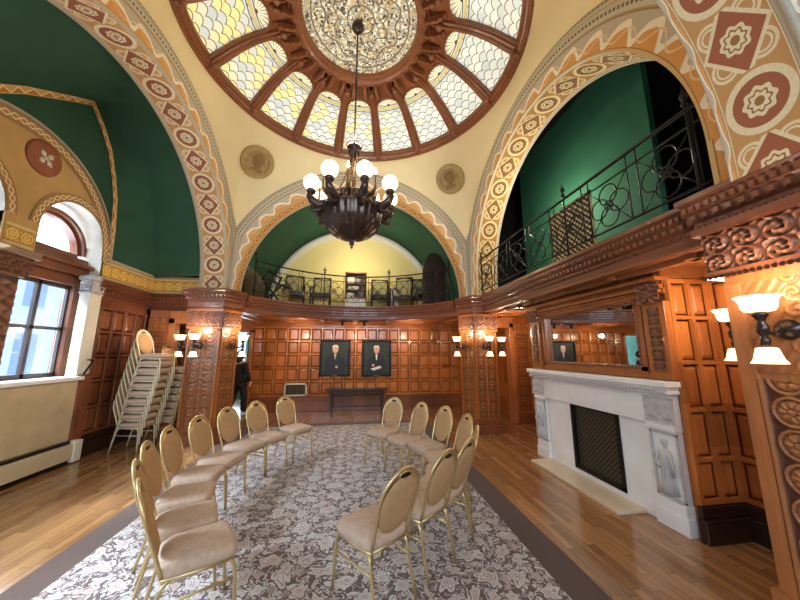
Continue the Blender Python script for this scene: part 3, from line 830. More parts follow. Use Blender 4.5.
# ---- upper gallery behind the back arch : barrel vault, yellow lunette
BR_ = 2.74
mb = MB(); mb.grid(lambda a, b: (-cos(a * pi) * BR_, YB + .34 + b * (9.7 - YB - .34), 2.98 + sin(a * pi) * BR_), 48, 2)
struct(mb, 'ceiling_vault', 'greend')
mb = MB()
for k in range(48):
    a, b = pi * k / 48, pi * (k + 1) / 48; f = lambda t, r: (-cos(t) * r, 9.66, 2.98 + sin(t) * r)
    mb.quad(f(a, 2.62), f(b, 2.62), f(b, 2.9), f(a, 2.9))
struct(mb, 'wall_gallery', 'green')
mb = MB(); mb.poly([(-cos(pi * k / 48) * 2.55, 9.62, 2.9 + sin(pi * k / 48) * 2.63) for k in range(49)]); struct(mb, 'wall_lunette', 'yellow')
mb = MB(); prf = [(2.74, 9.66), (2.72, 9.56), (2.62, 9.54), (2.58, 9.58), (2.52, 9.60), (2.50, 9.66)]
mb.grid(lambda a, b: (-cos(a * pi) * prf[round(b * 5)][0], prf[round(b * 5)][1], 2.95 + sin(a * pi) * prf[round(b * 5)][0]), 64, 5); trim(mb, 'whitep')
# dark timber at both ends of the gallery
mb = MB(); mb.box((-2.85, 7.4, 2.9), (-2.62, 9.0, 4.3)); struct(mb, 'wall_gallery_left', 'dark')
dw = thing('wardrobe_door', 'tall dark brown round-topped wooden panel at the right end of the back gallery', 'panel', (2.16, 8.02, 2.92))
mb = MB(); pts = [(1.84, 0), (2.52, 0), (2.50, .85)] + [(2.17 + .33 * cos(pi * k / 10), .95 + .62 * sin(pi * k / 10)) for k in range(1, 10)] + [(1.84, .95)]
i0 = [(x, 7.98, z + 2.92) for x, z in pts]; i1 = [(x, 8.06, z + 2.92) for x, z in pts]; mb.poly(i0); mb.poly(i1[::-1])
for k in range(len(pts)): j = (k + 1) % len(pts); mb.quad(i0[k], i0[j], i1[j], i1[k])
mb.build('board', 'dark', dw)
mb = MB()
for x in (1.90, 2.19): mb.obox((x, 7.98, 3.02), (.23, 0, 0), (0, 0, .38), (0, -.02, 0), .03); mb.obox((x, 7.98, 3.48), (.23, 0, 0), (0, 0, .50), (0, -.02, 0), .03)
mb.build('raised_panel', 'dark', dw)

# ---- right gallery : green wall, dark ends and ceiling
struct(MB().box((4.2, 3.32, 2.9), (4.3, 6.72, 6.95)), 'wall_gallery_right', 'green')
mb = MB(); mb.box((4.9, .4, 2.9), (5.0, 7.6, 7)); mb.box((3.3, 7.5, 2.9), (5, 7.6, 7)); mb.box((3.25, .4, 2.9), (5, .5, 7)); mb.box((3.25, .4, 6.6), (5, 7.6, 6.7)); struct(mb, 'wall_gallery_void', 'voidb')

# ---- fireplace wall, lower right
mb = MB()
mb.box((3.21, 2.62, 0), (3.76, 5.05, 2.58))
panelled(mb, (3.18, 2.62, .30), (1, 0, 0), (0, -1, 0), .52, 2.16, 2, 5, .055, .03, None, [.8, 1, 1, 1, .85])
panelled(mb, (3.70, 2.62, .30), (0, -1, 0), (-1, 0, 0), 2.2, 2.16, 9, 5, .055, .03, None, [.8, 1, 1, 1, .85])
mb.box((3.70, .4, 0), (3.80, 2.62, 2.58))
struct(mb, 'wall_right', 'panel')
mb = MB(); mb.box((3.15, 2.54, 0), (3.70, 2.62, .20)); mb.box((3.16, 2.57, .2), (3.70, 2.62, .30)); mb.box((3.62, .5, 0), (3.70, 2.55, .20)); mb.box((3.65, .5, .2), (3.70, 2.6, .30)); struct(mb, 'baseboard_right', 'dark', .01)
mb = MB(); mb.box((4.36, 5.05, 0), (4.46, 7.1, 2.6)); panelled(mb, (4.36, 7.1, .3), (0, -1, 0), (-1, 0, 0), 2.0, 2.1, 6, 5); mb.box((4.36, 7.1, 0), (4.6, 9.4, 2.6)); mb.box((3.16, 5.05, 0), (4.4, 5.08, 2.58)); struct(mb, 'wall_right_far', 'panel')
# pilaster and doorway beside the back right pier
def jamb(s):
    x0, x1 = 3.98 * s, 4.34 * s; a, b = min(x0, x1), max(x0, x1)
    mb = MB(); mb.box((a, 7.1, 0), (b, 7.3, 2.58)); struct(mb, 'wall_pilaster_%s' % ('right' if s > 0 else 'left'), 'wood')
    mb = MB(); mb.box((a - .02, 7.04, 0), (b + .02, 7.12, .25)); mb.box((a - .02, 7.05, 2.08), (b + .02, 7.12, 2.14)); trim(mb, 'darkpanel', .01)
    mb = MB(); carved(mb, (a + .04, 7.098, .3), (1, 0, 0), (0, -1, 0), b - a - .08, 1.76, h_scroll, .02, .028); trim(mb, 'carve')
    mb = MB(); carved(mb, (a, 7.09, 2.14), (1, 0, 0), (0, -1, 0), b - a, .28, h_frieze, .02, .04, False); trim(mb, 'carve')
jamb(1); jamb(-1)
mb = MB(); mb.box((-3.98, 7.12, 0), (-3.86, 7.35, 2.42)); mb.box((-3.3, 7.12, 0), (-3.2, 7.35, 2.42)); mb.box((-3.98, 7.12, 2.3), (-3.2, 7.3, 2.58)); mb.box((3.86, 7.12, 0), (3.98, 7.35, 2.42)); mb.box((3.15, 7.12, 2.3), (3.98, 7.3, 2.58)); trim(mb, 'nearwood', .01)
# panelled partition behind (dark)
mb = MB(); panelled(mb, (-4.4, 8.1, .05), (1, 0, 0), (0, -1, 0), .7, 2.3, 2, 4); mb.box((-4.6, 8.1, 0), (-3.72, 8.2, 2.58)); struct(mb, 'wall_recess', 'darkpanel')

# ---- left alcove
XW = -4.42
mb = MB()                                               # panelled wall right of the windows
mb.box((XW - .6, 5.90, 0), (XW, 7.3, 2.6)); panelled(mb, (XW, 5.90, .34), (0, 1, 0), (1, 0, 0), 1.22, 2.16, 4, 5, .06, .03)
mb.box((XW - .1, 7.1, 0), (XW, 9.5, 2.6))
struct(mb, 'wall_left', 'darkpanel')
struct(MB().box((XW - .02, 5.98, 0), (XW + .05, 7.1, .24)).box((XW - .02, 5.98, .24), (XW + .03, 7.1, .34)), 'baseboard_left', 'dark', .01)
# frieze above the alcove cornice
mb = MB(); mb.quad((XW, 5.82, 2.96), (XW, 7.22, 2.96), (XW, 7.22, 3.30), (XW, 5.82, 3.30), [(0, 0), (1.4, 0), (1.4, 1), (0, 1)])
mb.quad((XW, 7.2, 2.96), (-3.2, 7.2, 2.96), (-3.2, 7.2, 3.30), (XW, 7.2, 3.30), [(0, 0), (1.2, 0), (1.2, 1), (0, 1)]); trim(mb, 'frieze')
mb = MB(); mb.box((XW, 5.8, 3.29), (XW + .05, 7.22, 3.34)); mb.box((XW, 7.15, 3.29), (-3.25, 7.22, 3.34)); mb.box((XW, 5.8, 2.94), (XW + .04, 7.22, 2.98)); mb.box((XW, 7.17, 2.94), (-3.25, 7.22, 2.98)); trim(mb, 'grey')
# zigzag band path on the window wall plane
BP = [(2.2, 3.3), (2.3, 4.2), (2.6, 4.55), (3.1, 4.7), (3.6, 4.82), (3.84, 4.92), (4.13, 5.17), (4.5, 5.43), (4.8, 5.64), (5.08, 5.82), (5.34, 5.56), (5.56, 5.26), (5.73, 4.85), (5.85, 4.46), (5.92, 3.9), (5.94, 3.5), (5.95, 3.30)]
def bpath(a):
    q = a * (len(BP) - 1); k = min(len(BP) - 2, int(q)); f = q - k
    return BP[k][0] + (BP[k + 1][0] - BP[k][0]) * f, BP[k][1] + (BP[k + 1][1] - BP[k][1]) * f
LC = (4.36, 3.26, 1.51)                                 # lunette arch centre y, z, r
def inwd(a, d):
    y, z = bpath(a); dy, dz_ = y - LC[0], z - LC[1]; L = hypot(dy, dz_) or 1; return y - dy / L * d, z - dz_ / L * d
mb = MB(); mb.grid(lambda a, b: (XW + .03, *inwd(a, .11 * (1 - b))), 64, 1, lambda a, b: (a * 8.0, b)); trim(mb, 'zig')
def farc(a):                                            # far edge of the left arch soffit
    th = a * pi; return (-A - .52, 4.2 - cos(th) * 2.57, 3.06 + sin(th) * 2.57)
def vault(a, b):
    p = Vector(farc(a)); y, z = bpath(a); q = Vector((XW + .02, y, z)); 
    w = max(0, min(1, (a - .55) / .45)); m = Vector((XW + .02, 7.15 + (y - 7.15) * (1 - w) ** .8, z + (p.z - z) * .3 * (1 - w)))
    if b < .5: f = b * 2; r = p.lerp(m, f)
    else: f = b * 2 - 1; r = m.lerp(q, f)
    s = p.lerp(q, b); k = w ** 1.5; r = s.lerp(r, k)
    if r.z < 3.3 and a > .5: r.z = 3.3
    return r
mb = MB(); mb.grid(vault, 80, 24); struct(mb, 'ceiling_alcove', 'greend')
mb = MB(); mb.grid(lambda a, b: (XW + .01, *[p + (q - p) * b for p, q in zip((LC[0] - cos(a * pi) * LC[2], LC[1] + sin(a * pi) * LC[2]), bpath(a))]), 64, 6); struct(mb, 'wall_left_upper', 'greend')
# lunette wall with two arched openings : plaster, built as strips around the openings
W2 = (5.22, 3.46, .56); W1 = (3.62, 3.46, .62)
def strip_face():
    mb = MB(); n = 60
    ys = [LC[0] - LC[2] + 2 * LC[2] * k / (2 * n) for k in range(2 * n + 1)]
    def hole(y):
        for cy_, cz, r in (W1, W2):
            if abs(y - cy_) < r: return cz + sqrt(r * r - (y - cy_) ** 2)
        return 3.28
    for a, b in zip(ys, ys[1:]):
        top = lambda y: LC[1] + sqrt(max(0, LC[2] ** 2 - (y - LC[0]) ** 2))
        mb.quad((XW, a, min(hole(a), top(a))), (XW, b, min(hole(b), top(b))), (XW, b, top(b)), (XW, a, top(a)))
    return mb
M['tan'] = plain('tan_plaster', (196, 158, 104), .8, .2, 0, .1, 3)
struct(strip_face(), 'wall_left_lunette', 'tan')
def ringarc(cy_, cz, r0, r1, x, mat, n=40, ext=0):
    mb = MB(); mb.grid(lambda a, b: (x, cy_ - cos(a * pi) * (r0 + (r1 - r0) * b), cz + sin(a * pi) * (r0 + (r1 - r0) * b)), n, 1, lambda a, b: (a * pi * r1, b)); trim(mb, mat)
ringarc(*LC[:2], 1.38, 1.54, XW + .02, 'chain')
for w in (W1, W2):
    ringarc(w[0], w[1], w[2], w[2] + .13, XW + .018, 'chain')
ringarc(*LC[:2], 1.54, 1.58, XW + .035, 'grey')
rd = thing('wall_roundel', 'maroon painted roundel with cream leaf motif above the arched window', 'roundel', (XW, 4.55, 4.40))
mb = MB(); mb.lathe([(.0, .03), (.17, .03), (.19, .025), (.235, .025), (.25, .0)], (XW, 4.55, 4.40), 32, (1, 0, 0)); M['maroon'] = plain('maroon_paint', (150, 88, 60), .7); mb.build('disc', 'maroon', rd)
mb = MB()
for k in range(4):
    a = pi / 4 + k * pi / 2; mb.ball((XW + .035, 4.55 + .07 * cos(a), 4.40 + .07 * sin(a)), .04, 8, (.2, 1, 1)); mb.tube([(XW + .035, 4.55, 4.4), (XW + .035, 4.55 + .12 * cos(a), 4.4 + .12 * sin(a))], .012, 6)
mb.build('leaf_motif', 'whitep', rd)
# reveals of the arched openings, pedestal blocks, column, jamb pilaster
mb = MB()
for w in (W1, W2):
    mb.grid(lambda a, b: (XW - b * .5, w[0] - cos(a * pi) * w[2], w[1] + sin(a * pi) * w[2]), 30, 1)
    for s in (-1, 1): mb.quad((XW, w[0] + s * w[2], 3.0), (XW - .5, w[0] + s * w[2], 3.0), (XW - .5, w[0] + s * w[2], w[1]), (XW, w[0] + s * w[2], w[1]))
trim(mb, 'whitep')
mb = MB(); mb.box((XW - .5, 4.24, 3.02), (XW + .02, 4.66, 3.46)); struct(mb, 'wall_left_pedestal', 'tan')
mb = MB(); mb.quad((XW + .025, 4.27, 3.06), (XW + .025, 4.63, 3.06), (XW + .025, 4.63, 3.34), (XW + .025, 4.27, 3.34), [(0, 0), (.4, 0), (.4, 1), (0, 1)]); trim(mb, 'frieze')
mb = MB(); mb.prism([(XW - .4, 4.1), (XW + .05, 4.1), (XW + .05, 4.52), (XW - .4, 4.52)], 0, 2.7)
struct(mb, 'wall_left_column', 'dark')
mb = MB(); mb.box((XW - .4, 3.98, 2.92), (XW + .14, 4.66, 3.02)); mb.box((XW - .4, 4.05, 2.66), (XW + .08, 4.56, 2.72)); trim(mb, 'darkpanel', .01)
mb = MB(); carved(mb, (XW + .06, 4.05, 2.70), (0, 1, 0), (1, 0, 0), .54, .24, h_frieze, .015, .07, False); carved(mb, (XW - .4, 4.56, 2.70), (1, 0, 0), (0, 1, 0), .46, .24, h_frieze, .02, .07, False); carved(mb, (XW + .05, 4.12, .3), (0, 1, 0), (1, 0, 0), .38, 2.3, h_leaf, .02, .03); trim(mb, 'carved')
mb = MB(); mb.box((XW - .15, 5.66, 0), (XW + .01, 5.90, 2.70)); mb.box((XW - .15, 5.70, 2.70), (XW, 5.90, 3.0)); mb.box((XW - .5, 5.80, 0), (XW - .1, 5.92, 3.5)); struct(mb, 'wall_left_jamb', 'whitep', .01)
mb = MB(); mb.box((XW - .18, 5.63, 2.90), (XW + .05, 5.93, 2.97)); mb.box((XW - .16, 5.645, 2.66), (XW + .02, 5.91, 2.70)); carved(mb, (XW + .012, 5.65, 2.71), (0, 1, 0), (1, 0, 0), .26, .18, h_frieze, .015, .03, False); carved(mb, (XW - .15, 5.655, 2.71), (1, 0, 0), (0, -1, 0), .16, .18, h_frieze, .015, .03, False); trim(mb, 'reliefm', .005)
# walls above/around windows outside plane
mb = MB(); mb.box((XW - .6, 3.3, 0), (XW, 5.92, 1.24)); mb.box((XW - .6, -2, 0), (XW, 3.3, 1.24)); mb.box((XW - .6, -4, 3.6), (XW - .45, 2.7, 7)); mb.box((XW - .6, -4, 0), (XW - .45, -.3, 7)); mb.box((XW - .6, .8, 0), (XW - .45, 1.1, 7)); mb.box((XW - .6, 2.2, 0), (XW - .45, 2.75, 7)); mb.box((XW - .6, 5.95, 2.5), (XW - .45, 8, 7)); mb.box((XW - .62, 2.4, 4.1), (XW - .5, 6.2, 7)); mb.box((XW - .6, 4.25, 0), (XW - .30, 4.67, 4.2))
struct(mb, 'wall_left_outer', 'slab')
struct(MB().box((XW, 4.52, .34), (XW + .03, 5.78, 1.25)), 'wall_left_slab', 'slab')
struct(MB().box((XW, 2.6, .34), (XW + .03, 4.1, 1.25)), 'wall_left_slab_near', 'slab')
mb = MB(); mb.box((XW - .5, 4.5, 1.25), (XW + .07, 5.76, 1.31)); mb.box((XW - .5, 2.6, 1.25), (XW + .07, 4.1, 1.31)); trim(mb, 'marble', .01)
trim(MB().box((XW, 5.70, 0), (XW + .06, 5.90, 1.34)), 'darkpanel', .01)
def window(cy_, w):
    WN[0] += 1; r = bpy.data.objects.new('window_%d' % WN[0], None); col.objects.link(r); r['kind'] = 'structure'; x = XW - .38; y0, y1 = cy_ - w, cy_ + w; r.location = (x, cy_, 1.3)
    mb = MB(); mb.box((x, y0 - .08, 1.3), (x + .14, y0 + .02, 2.95)); mb.box((x, y1 - .02, 1.3), (x + .14, y1 + .10, 2.95)); mb.box((x, y0, 2.78), (x + .14, y1, 2.95)); mb.box((x - .1, y0 - .1, 2.95), (x + .22, y1 + .12, 3.08)); mb.box((x - .1, y0 - .1, 3.08), (x + .30, y1 + .12, 3.14)); mb.box((x - .1, y0 - .1, 3.14), (x + .18, y1 + .1, 3.25))
    mb.build('window_casing', 'darkpanel', r, bevel=.008)
    mb = MB(); t = .045
    for a, b in ((y0, y0 + t), (cy_ - t * .6, cy_ + t * .6), (y1 - t, y1)): mb.box((x + .02, a, 1.32), (x + .07, b, 2.78))
    for a, b in ((1.31, 1.38), (2.04, 2.09), (2.72, 2.78)): mb.box((x + .02, y0, a), (x + .07, y1, b))
    mb.build('window_sash', 'glass_frame', r)
    mb = MB(); rr = w + .03; zc = 3.32
    for r0, r1, xa in ((rr + .08, rr + .02, x + .12), (rr + .02, rr - .03, x + .06)):
        mb.grid(lambda a, b: (xa, cy_ - cos(a * pi) * (r0 + (r1 - r0) * b), zc + sin(a * pi) * (r0 + (r1 - r0) * b)), 30, 1, None, False)
        mb.grid(lambda a, b: (xa - b * .12, cy_ - cos(a * pi) * r1, zc + sin(a * pi) * r1), 30, 1, None, False)
    mb.box((x, y0, 3.24), (x + .08, y1, 3.33)); mb.build('arched_frame', 'darkpanel', r)
    g = MB(); g.box((x + .03, y0, 1.32), (x + .035, y1, 2.78)); g.build('glass', 'pane', r)
    g = MB(); g.poly([(x + .03, cy_ - cos(pi * k / 20) * (rr + .01), zc + sin(pi * k / 20) * (rr + .01)) for k in range(21)]); g.build('glass', 'pane', r)
def pane():
    m = bpy.data.materials.new('window_glass'); m.use_nodes = True; nt = m.node_tree; nt.nodes.clear()
    o = nt.nodes.new('ShaderNodeOutputMaterial'); t = nt.nodes.new('ShaderNodeBsdfTransparent'); g = nt.nodes.new('ShaderNodeBsdfGlossy'); g.inputs['Roughness'].default_value = .05
    x = nt.nodes.new('ShaderNodeMixShader'); x.inputs[0].default_value = .06; nt.links.new(t.outputs[0], x.inputs[1]); nt.links.new(g.outputs[0], x.inputs[2]); nt.links.new(x.outputs[0], o.inputs[0]); return m
M['pane'] = pane()
window(5.19, .50); window(3.64, .52)
# heater
ht = thing('baseboard_heater', 'long cream metal baseboard heater under the left window', 'heater', (XW + .1, 4.6, 0))
MB().obox((XW + .03, 2.4, .06), (0, 3.3, 0), (0, 0, .24), (.12, 0, 0), .012).build('cover', 'heater', ht, bevel=.006)
MB().box((XW + .03, 2.42, .0), (XW + .11, 5.66, .06)).build('floor_gap', 'black', ht); MB().box((XW + .03, 5.66, .02), (XW + .17, 5.80, .33)).build('end_cap', 'whitep', ht, bevel=.01)
MB().box((XW + .04, 2.42, .30), (XW + .10, 5.68, .33)).build('top_slot', 'black', ht)
tag(MB().tube([(XW + .10, 5.68, 1.34), (XW + .12, 5.80, 1.56)], .016, 6).tube([(XW + .12, 5.80, 1.56), (XW + .02, 5.82, 1.57)], .012, 6).build('window_pole_handle', 'black'), 'short black metal bar leaning at the right end of the window sill', 'bar')
# shell behind the camera with unseen openings added for fill daylight
mb = MB()
mb.box((-6, -4.1, 0), (6, -4, 2.6)); mb.box((-6, -4.1, 4.6), (6, -4, 7.4))
for x in (-6, -3.3, -.4, 2.5, 5.4): mb.box((x - .4, -4.1, 1), (x + .5, -4, 4.6))
struct(mb, 'wall_front', 'tan')
mb = MB(); mb.box((3.76, -4, 0), (3.9, .4, 7.4)); mb.box((2.76, .70, 2.9), (3.2, .76, 7)); mb.box((3.2, .4, 2.9), (3.9, .5, 7)); struct(mb, 'wall_right_near', 'tan')
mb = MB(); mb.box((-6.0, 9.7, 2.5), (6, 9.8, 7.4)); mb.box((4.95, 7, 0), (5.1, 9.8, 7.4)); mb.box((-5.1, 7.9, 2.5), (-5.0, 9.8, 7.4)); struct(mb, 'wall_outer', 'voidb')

# ================================================================== THINGS
# ---- sconces
def sconce_master():
    r = thing('wall_sconce', 'x', 'wall lamp', (0, 0, 0))      # arm points +X
    MB().lathe([(0, .045), (.03, .04), (.055, .025), (.07, .012), (.075, 0)], (0, 0, 0), 20, (1, 0, 0)).build('backplate', 'bronze', r, True)
    MB().tube([(.02, 0, 0), (.08, 0, -.035), (.15, 0, -.03), (.22, 0, 0)], .012, 8).ball((.11, 0, -.035), .022, 8).build('arm', 'bronze', r, True)
    MB().lathe([(.012, -.13), (.02, -.12), (.03, -.08), (.018, -.05), (.032, -.02), (.035, .02), (.018, .05), (.03, .08), (.045, .10), (.03, .125), (.02, .13)], (.22, 0, 0), 14).build('stem', 'bronze', r, True)
    MB().lathe([(.035, .12), (.07, .125), (.085, .15), (.09, .19), (.10, .215), (.115, .23), (.112, .232), (.09, .21), (.08, .18), (.06, .14), (.03, .13)], (.22, 0, 0), 24, None, 8, .06).build('upper_shade', 'shade', r, True)
    MB().lathe([(.03, -.125), (.05, -.13), (.06, -.17), (.07, -.21), (.085, -.235), (.082, -.236), (.06, -.2), (.03, -.14)], (.22, 0, 0), 24, None, 8, .06).build('lower_shade', 'shade', r, True)
    return r
s0 = sconce_master(); first = True
def sconce(x, y, z, rz, label, e=15):
    global first
    o = s0 if first else copy_tree(s0); first = False
    o.location = (x, y, z); o.rotation_euler = (0, 0, R(rz)); o.scale = (.9, .9, .9); o['label'] = label; o['group'] = 'twin-shade wall sconces on the carved piers'
    l = bpy.data.lights.new('sconce_lamp', 'POINT'); l.energy = 9; l.color = (1, .80, .56); l.shadow_soft_size = .07
    lo = bpy.data.objects.new('sconce_bulb_light', l); col.objects.link(lo); lo.location = (x + .24 * cos(R(rz)), y + .24 * sin(R(rz)), z + .30)
sconce(2.45, 6.62, 1.82, 205, 'twin glass sconce on the left side of the back right pier')
sconce(2.88, 6.39, 1.82, -90, 'twin glass sconce on the front face of the back right pier')
sconce(3.15, 6.6, 1.82, -20, 'twin glass sconce on the right side of the back right pier')
sconce(-2.98, 6.39, 1.82, -90, 'twin glass sconce on the front of the back left pier, beside the narrow carved face')
sconce(-3.22, 6.6, 1.82, 200, 'twin glass sconce on the left side of the back left pier, nearest the stacked chairs')
sconce(-2.45, 6.62, 1.82, -10, 'twin glass sconce on the right side of the back left pier, beside the doorway')
sconce(2.73, 1.53, 1.84, 180, 'large twin glass sconce on the near right carved pier, closest to the camera')
sconce(3.08, 1.85, 1.84, 90, 'twin glass sconce peeking from behind the edge of the near right pier')

# ---- chandelier
ch = thing('chandelier', 'large dark bronze bowl chandelier with white globe lamps hanging from the dome', 'chandelier', (-.08, 4.2, 3.3))
cx, cy = -.08, 4.2
MB().tube([(cx, cy, 4.84), (cx, cy, 7.02)], .014, 8).build('rod', 'bronze', ch)
MB().lathe([(0, 6.92), (.05, 6.93), (.09, 6.97), (.10, 7.02), (.08, 7.07)], (cx, cy, 0), 20).build('ceiling_canopy', 'bronze', ch)
mb = MB(); mb.lathe([(.02, 4.64), (.08, 4.66), (.10, 4.70), (.06, 4.72), (.05, 4.74), (.11, 4.78), (.10, 4.80), (.02, 4.79)], (cx, cy, 0), 18)
for k in range(4): a = k * pi / 2; mb.tube([(cx + .10 * cos(a), cy + .10 * sin(a), 4.78), (cx + .12 * cos(a), cy + .12 * sin(a), 4.84), (cx + .07 * cos(a), cy + .07 * sin(a), 4.90), (cx, cy, 4.91)], .012, 6)
mb.build('crown', 'bronze', ch)
mb = MB()
for k in range(6):
    a = k * pi / 3 + .3
    for q in range(20):
        f = q / 19; r_ = .05 + .27 * f ** 1.6; p = (cx + r_ * cos(a), cy + r_ * sin(a), 4.66 - .84 * f); mb.ball(p, .016, 6, (1, 1, 1.5))
mb.tube([(cx, cy, 3.5), (cx, cy, 4.7)], .02, 8); mb.build('chains', 'brass', ch)
bowl = [(0, 3.30), (.08, 3.305), (.18, 3.33), (.28, 3.385), (.355, 3.46), (.40, 3.56), (.42, 3.68), (.43, 3.72), (.43, 3.75), (.40, 3.76), (.36, 3.80), (.33, 3.88), (.35, 3.92), (.33, 3.94), (.28, 3.90), (.30, 3.80)]
MB().lathe(bowl, (cx, cy, 0), 120, None, 24, .05).build('bowl', 'bronze', ch)
MB().lathe([(0, 3.16), (.02, 3.18), (.012, 3.2), (.035, 3.23), (.035, 3.26), (.015, 3.28), (.05, 3.31), (.02, 3.33)], (cx, cy, 0), 14).build('finial', 'bronze', ch)
for k in range(8):
    a = -pi / 2 + R(15) + k * pi / 4; d = Vector((cos(a), sin(a), 0)); c = Vector((cx, cy, 0))
    Q = lambda r, z: tuple(c + d * r + Vector((0, 0, z)))
    o = MB().tube([Q(.33, 3.82), Q(.42, 3.76), Q(.50, 3.74), Q(.58, 3.80), Q(.62, 3.86), Q(.60, 3.94)], [.06, .075, .07, .06, .045, .03], 10).lathe([(.03, 3.88), (.06, 3.91), (.065, 3.94), (.04, 3.97)], Q(.60, 0), 12).tube([Q(.40, 3.78), Q(.48, 3.66), Q(.56, 3.64), Q(.60, 3.72)], [.05, .045, .03, .012], 8).build('lamp_arm', 'bronze', ch)
    MB().ball(Q(.60, 4.06), .115, 20).build('globe', 'globe', o)
for k in range(8):
    a = -pi / 2 + R(15 + 22.5) + k * pi / 4; d = Vector((cos(a), sin(a), 0)); c = Vector((cx, cy, 0))
    Q = lambda r, z: tuple(c + d * r + Vector((0, 0, z)))
    o = MB().tube([Q(.32, 3.88), Q(.44, 3.86), Q(.50, 3.92), Q(.50, 4.0)], [.03, .035, .022, .018], 8).tube([Q(.50, 4.0), Q(.50, 4.12)], .013, 8).build('candle_arm', 'brass', ch)
    MB().lathe([(0, 4.11), (.014, 4.12), (.022, 4.15), (.015, 4.19), (0, 4.23)], Q(.50, 0), 10).build('candle_bulb', 'flame', o)

# ---- fireplace
fp = thing('fireplace', 'white marble fireplace with carved corner figures and iron grille on the right', 'fireplace', (3.13, 3.85, 0))
y0, y1 = 2.66, 5.02; X0 = 3.21
mb = MB()
mb.box((X0 - .06, 3.37, .98), (X0, 4.15, 1.28)); mb.box((X0 - .06, 2.95, .0), (X0, 3.37, 1.28)); mb.box((X0 - .06, 4.15, 0), (X0, 4.70, 1.28)); mb.box((X0 - .06, 3.37, 0), (X0, 4.15, .10))
for a, b in ((y0, 2.98), (4.70, y1)):
    mb.box((X0 - .11, a, 0), (X0, b, .16)); mb.box((X0 - .10, a + .01, .16), (X0, b - .01, .26)); mb.box((X0 - .085, a + .02, .26), (X0, b - .02, .94)); mb.box((X0 - .11, a + .01, .92), (X0, b - .01, .96))
mb.box((X0 - .10, y0 + .01, .96), (X0, y1 - .01, 1.28)); mb.build('surround', 'marble', fp, bevel=.006)
mb = MB(); mb.box((X0 - .16, y0 - .03, 1.28), (X0, y1 + .02, 1.32)); mb.box((X0 - .20, y0 - .05, 1.35), (X0 + .02, y1 + .02, 1.41)); mb.box((X0 - .17, y0 - .03, 1.32), (X0, y1 + .0, 1.35))
mb.build('mantel_shelf', 'marble', fp, bevel=.008)
mb = MB()
mb.tube([(X0 - .158, y0 + k * .0115, 1.305) for k in range(206)], [.006 + .012 * abs(sin(k * pi / 4)) for k in range(206)], 6)
mb.build('bead_row', 'reliefm', fp)
g_ = MB().box((X0 - .04, 3.39, .12), (X0 - .03, 4.13, .96)).build('iron_grille', 'grille', fp)
mb = MB(); mb.box((X0 - .075, 3.35, .10), (X0 - .045, 3.40, .98)); mb.box((X0 - .075, 4.12, .10), (X0 - .045, 4.17, .98)); mb.box((X0 - .075, 3.35, .94), (X0 - .045, 4.17, .985)); mb.box((X0 - .075, 3.35, .095), (X0 - .045, 4.17, .14)); mb.build('grille_frame', 'black', g_)
for a, b, yc in ((y0, 2.98, 2.80), (4.70, y1, 4.88)):
    mb = MB(); x = X0 - .088
    for c, d, e, f in ((yc - .14, yc - .12, .28, .90), (yc + .12, yc + .14, .28, .90), (yc - .14, yc + .14, .28, .30), (yc - .14, yc + .14, .88, .90)): mb.box((x - .012, c, e), (x, d, f))
    # draped standing figure in low relief
    mb.lathe([(0, .32), (.085, .33), (.07, .42), (.05, .55), (.055, .62), (.06, .68), (.05, .72), (.02, .735), (.018, .76), (.034, .79), (.03, .825), (0, .84)], (x, yc, 0), 16)
    mb.tube([(x - .03, yc + .05, .70), (x - .05, yc + .08, .60), (x - .05, yc + .03, .56)], .014, 6); mb.tube([(x - .03, yc - .05, .70), (x - .04, yc - .085, .60), (x - .04, yc - .075, .50)], .014, 6)
    for q in range(-3, 4): mb.tube([(x - .058 + abs(q) * .008, yc + q * .012, .62), (x - .07 + abs(q) * .01, yc + q * .022, .34)], .005, 4)
    o = mb.build('figure_relief', 'reliefm', fp); o['label'] = 'low relief of a draped standing woman'
    mb = MB(); carved(mb, (X0 - .102, yc + .16, .985), (0, -1, 0), (-1, 0, 0), .32, .26, h_leaf, .012, .015); mb.build('carved_corner', 'reliefm', fp)
MB().box((X0 - .42, 3.12, .0), (X0 - .06, 4.72, .035)).build('hearth_slab', 'hearth', fp, bevel=.006)
# overmantel
mb = MB(); mb.box((X0 - .06, 2.62, 1.42), (X0, 5.05, 1.48)); mb.box((X0 - .05, 2.62, 2.30), (X0, 5.05, 2.58)); mb.box((X0 - .12, 2.62, 2.36), (X0, 5.05, 2.40)); mb.box((X0 - .16, 2.60, 2.44), (X0, 5.07, 2.48))
for a, b in ((2.60, 2.84), (4.74, 4.98)): mb.box((X0 - .10, a, 1.42), (X0, b, 2.22))
for k in range(60): mb.box((X0 - .10, 2.64 + k * .04, 2.32), (X0 - .05, 2.66 + k * .04, 2.35))
trim(mb, 'wood', .005)
for a, b in ((2.60, 2.84), (4.74, 4.98)):
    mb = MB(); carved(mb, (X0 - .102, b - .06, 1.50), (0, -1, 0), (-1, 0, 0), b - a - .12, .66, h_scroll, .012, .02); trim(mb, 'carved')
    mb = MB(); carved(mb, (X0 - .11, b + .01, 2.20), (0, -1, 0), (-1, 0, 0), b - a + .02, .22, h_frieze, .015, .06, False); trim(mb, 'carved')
mr = thing('mantel_mirror', 'wide rectangular mirror in a beaded oak frame on the right, over the white marble shelf', 'mirror', (X0, 3.8, 1.48))
MB().box((X0 - .012, 2.96, 1.54), (X0 - .006, 4.62, 2.26)).build('mirror_glass', 'mirror', mr)
mb = MB()
for (a, b, c, d) in ((2.88, 2.97, 1.48, 2.30), (4.61, 4.70, 1.48, 2.30), (2.88, 4.70, 1.46, 1.55), (2.88, 4.70, 2.25, 2.33)): mb.box((X0 - .07, a, c), (X0 - .005, b, d))
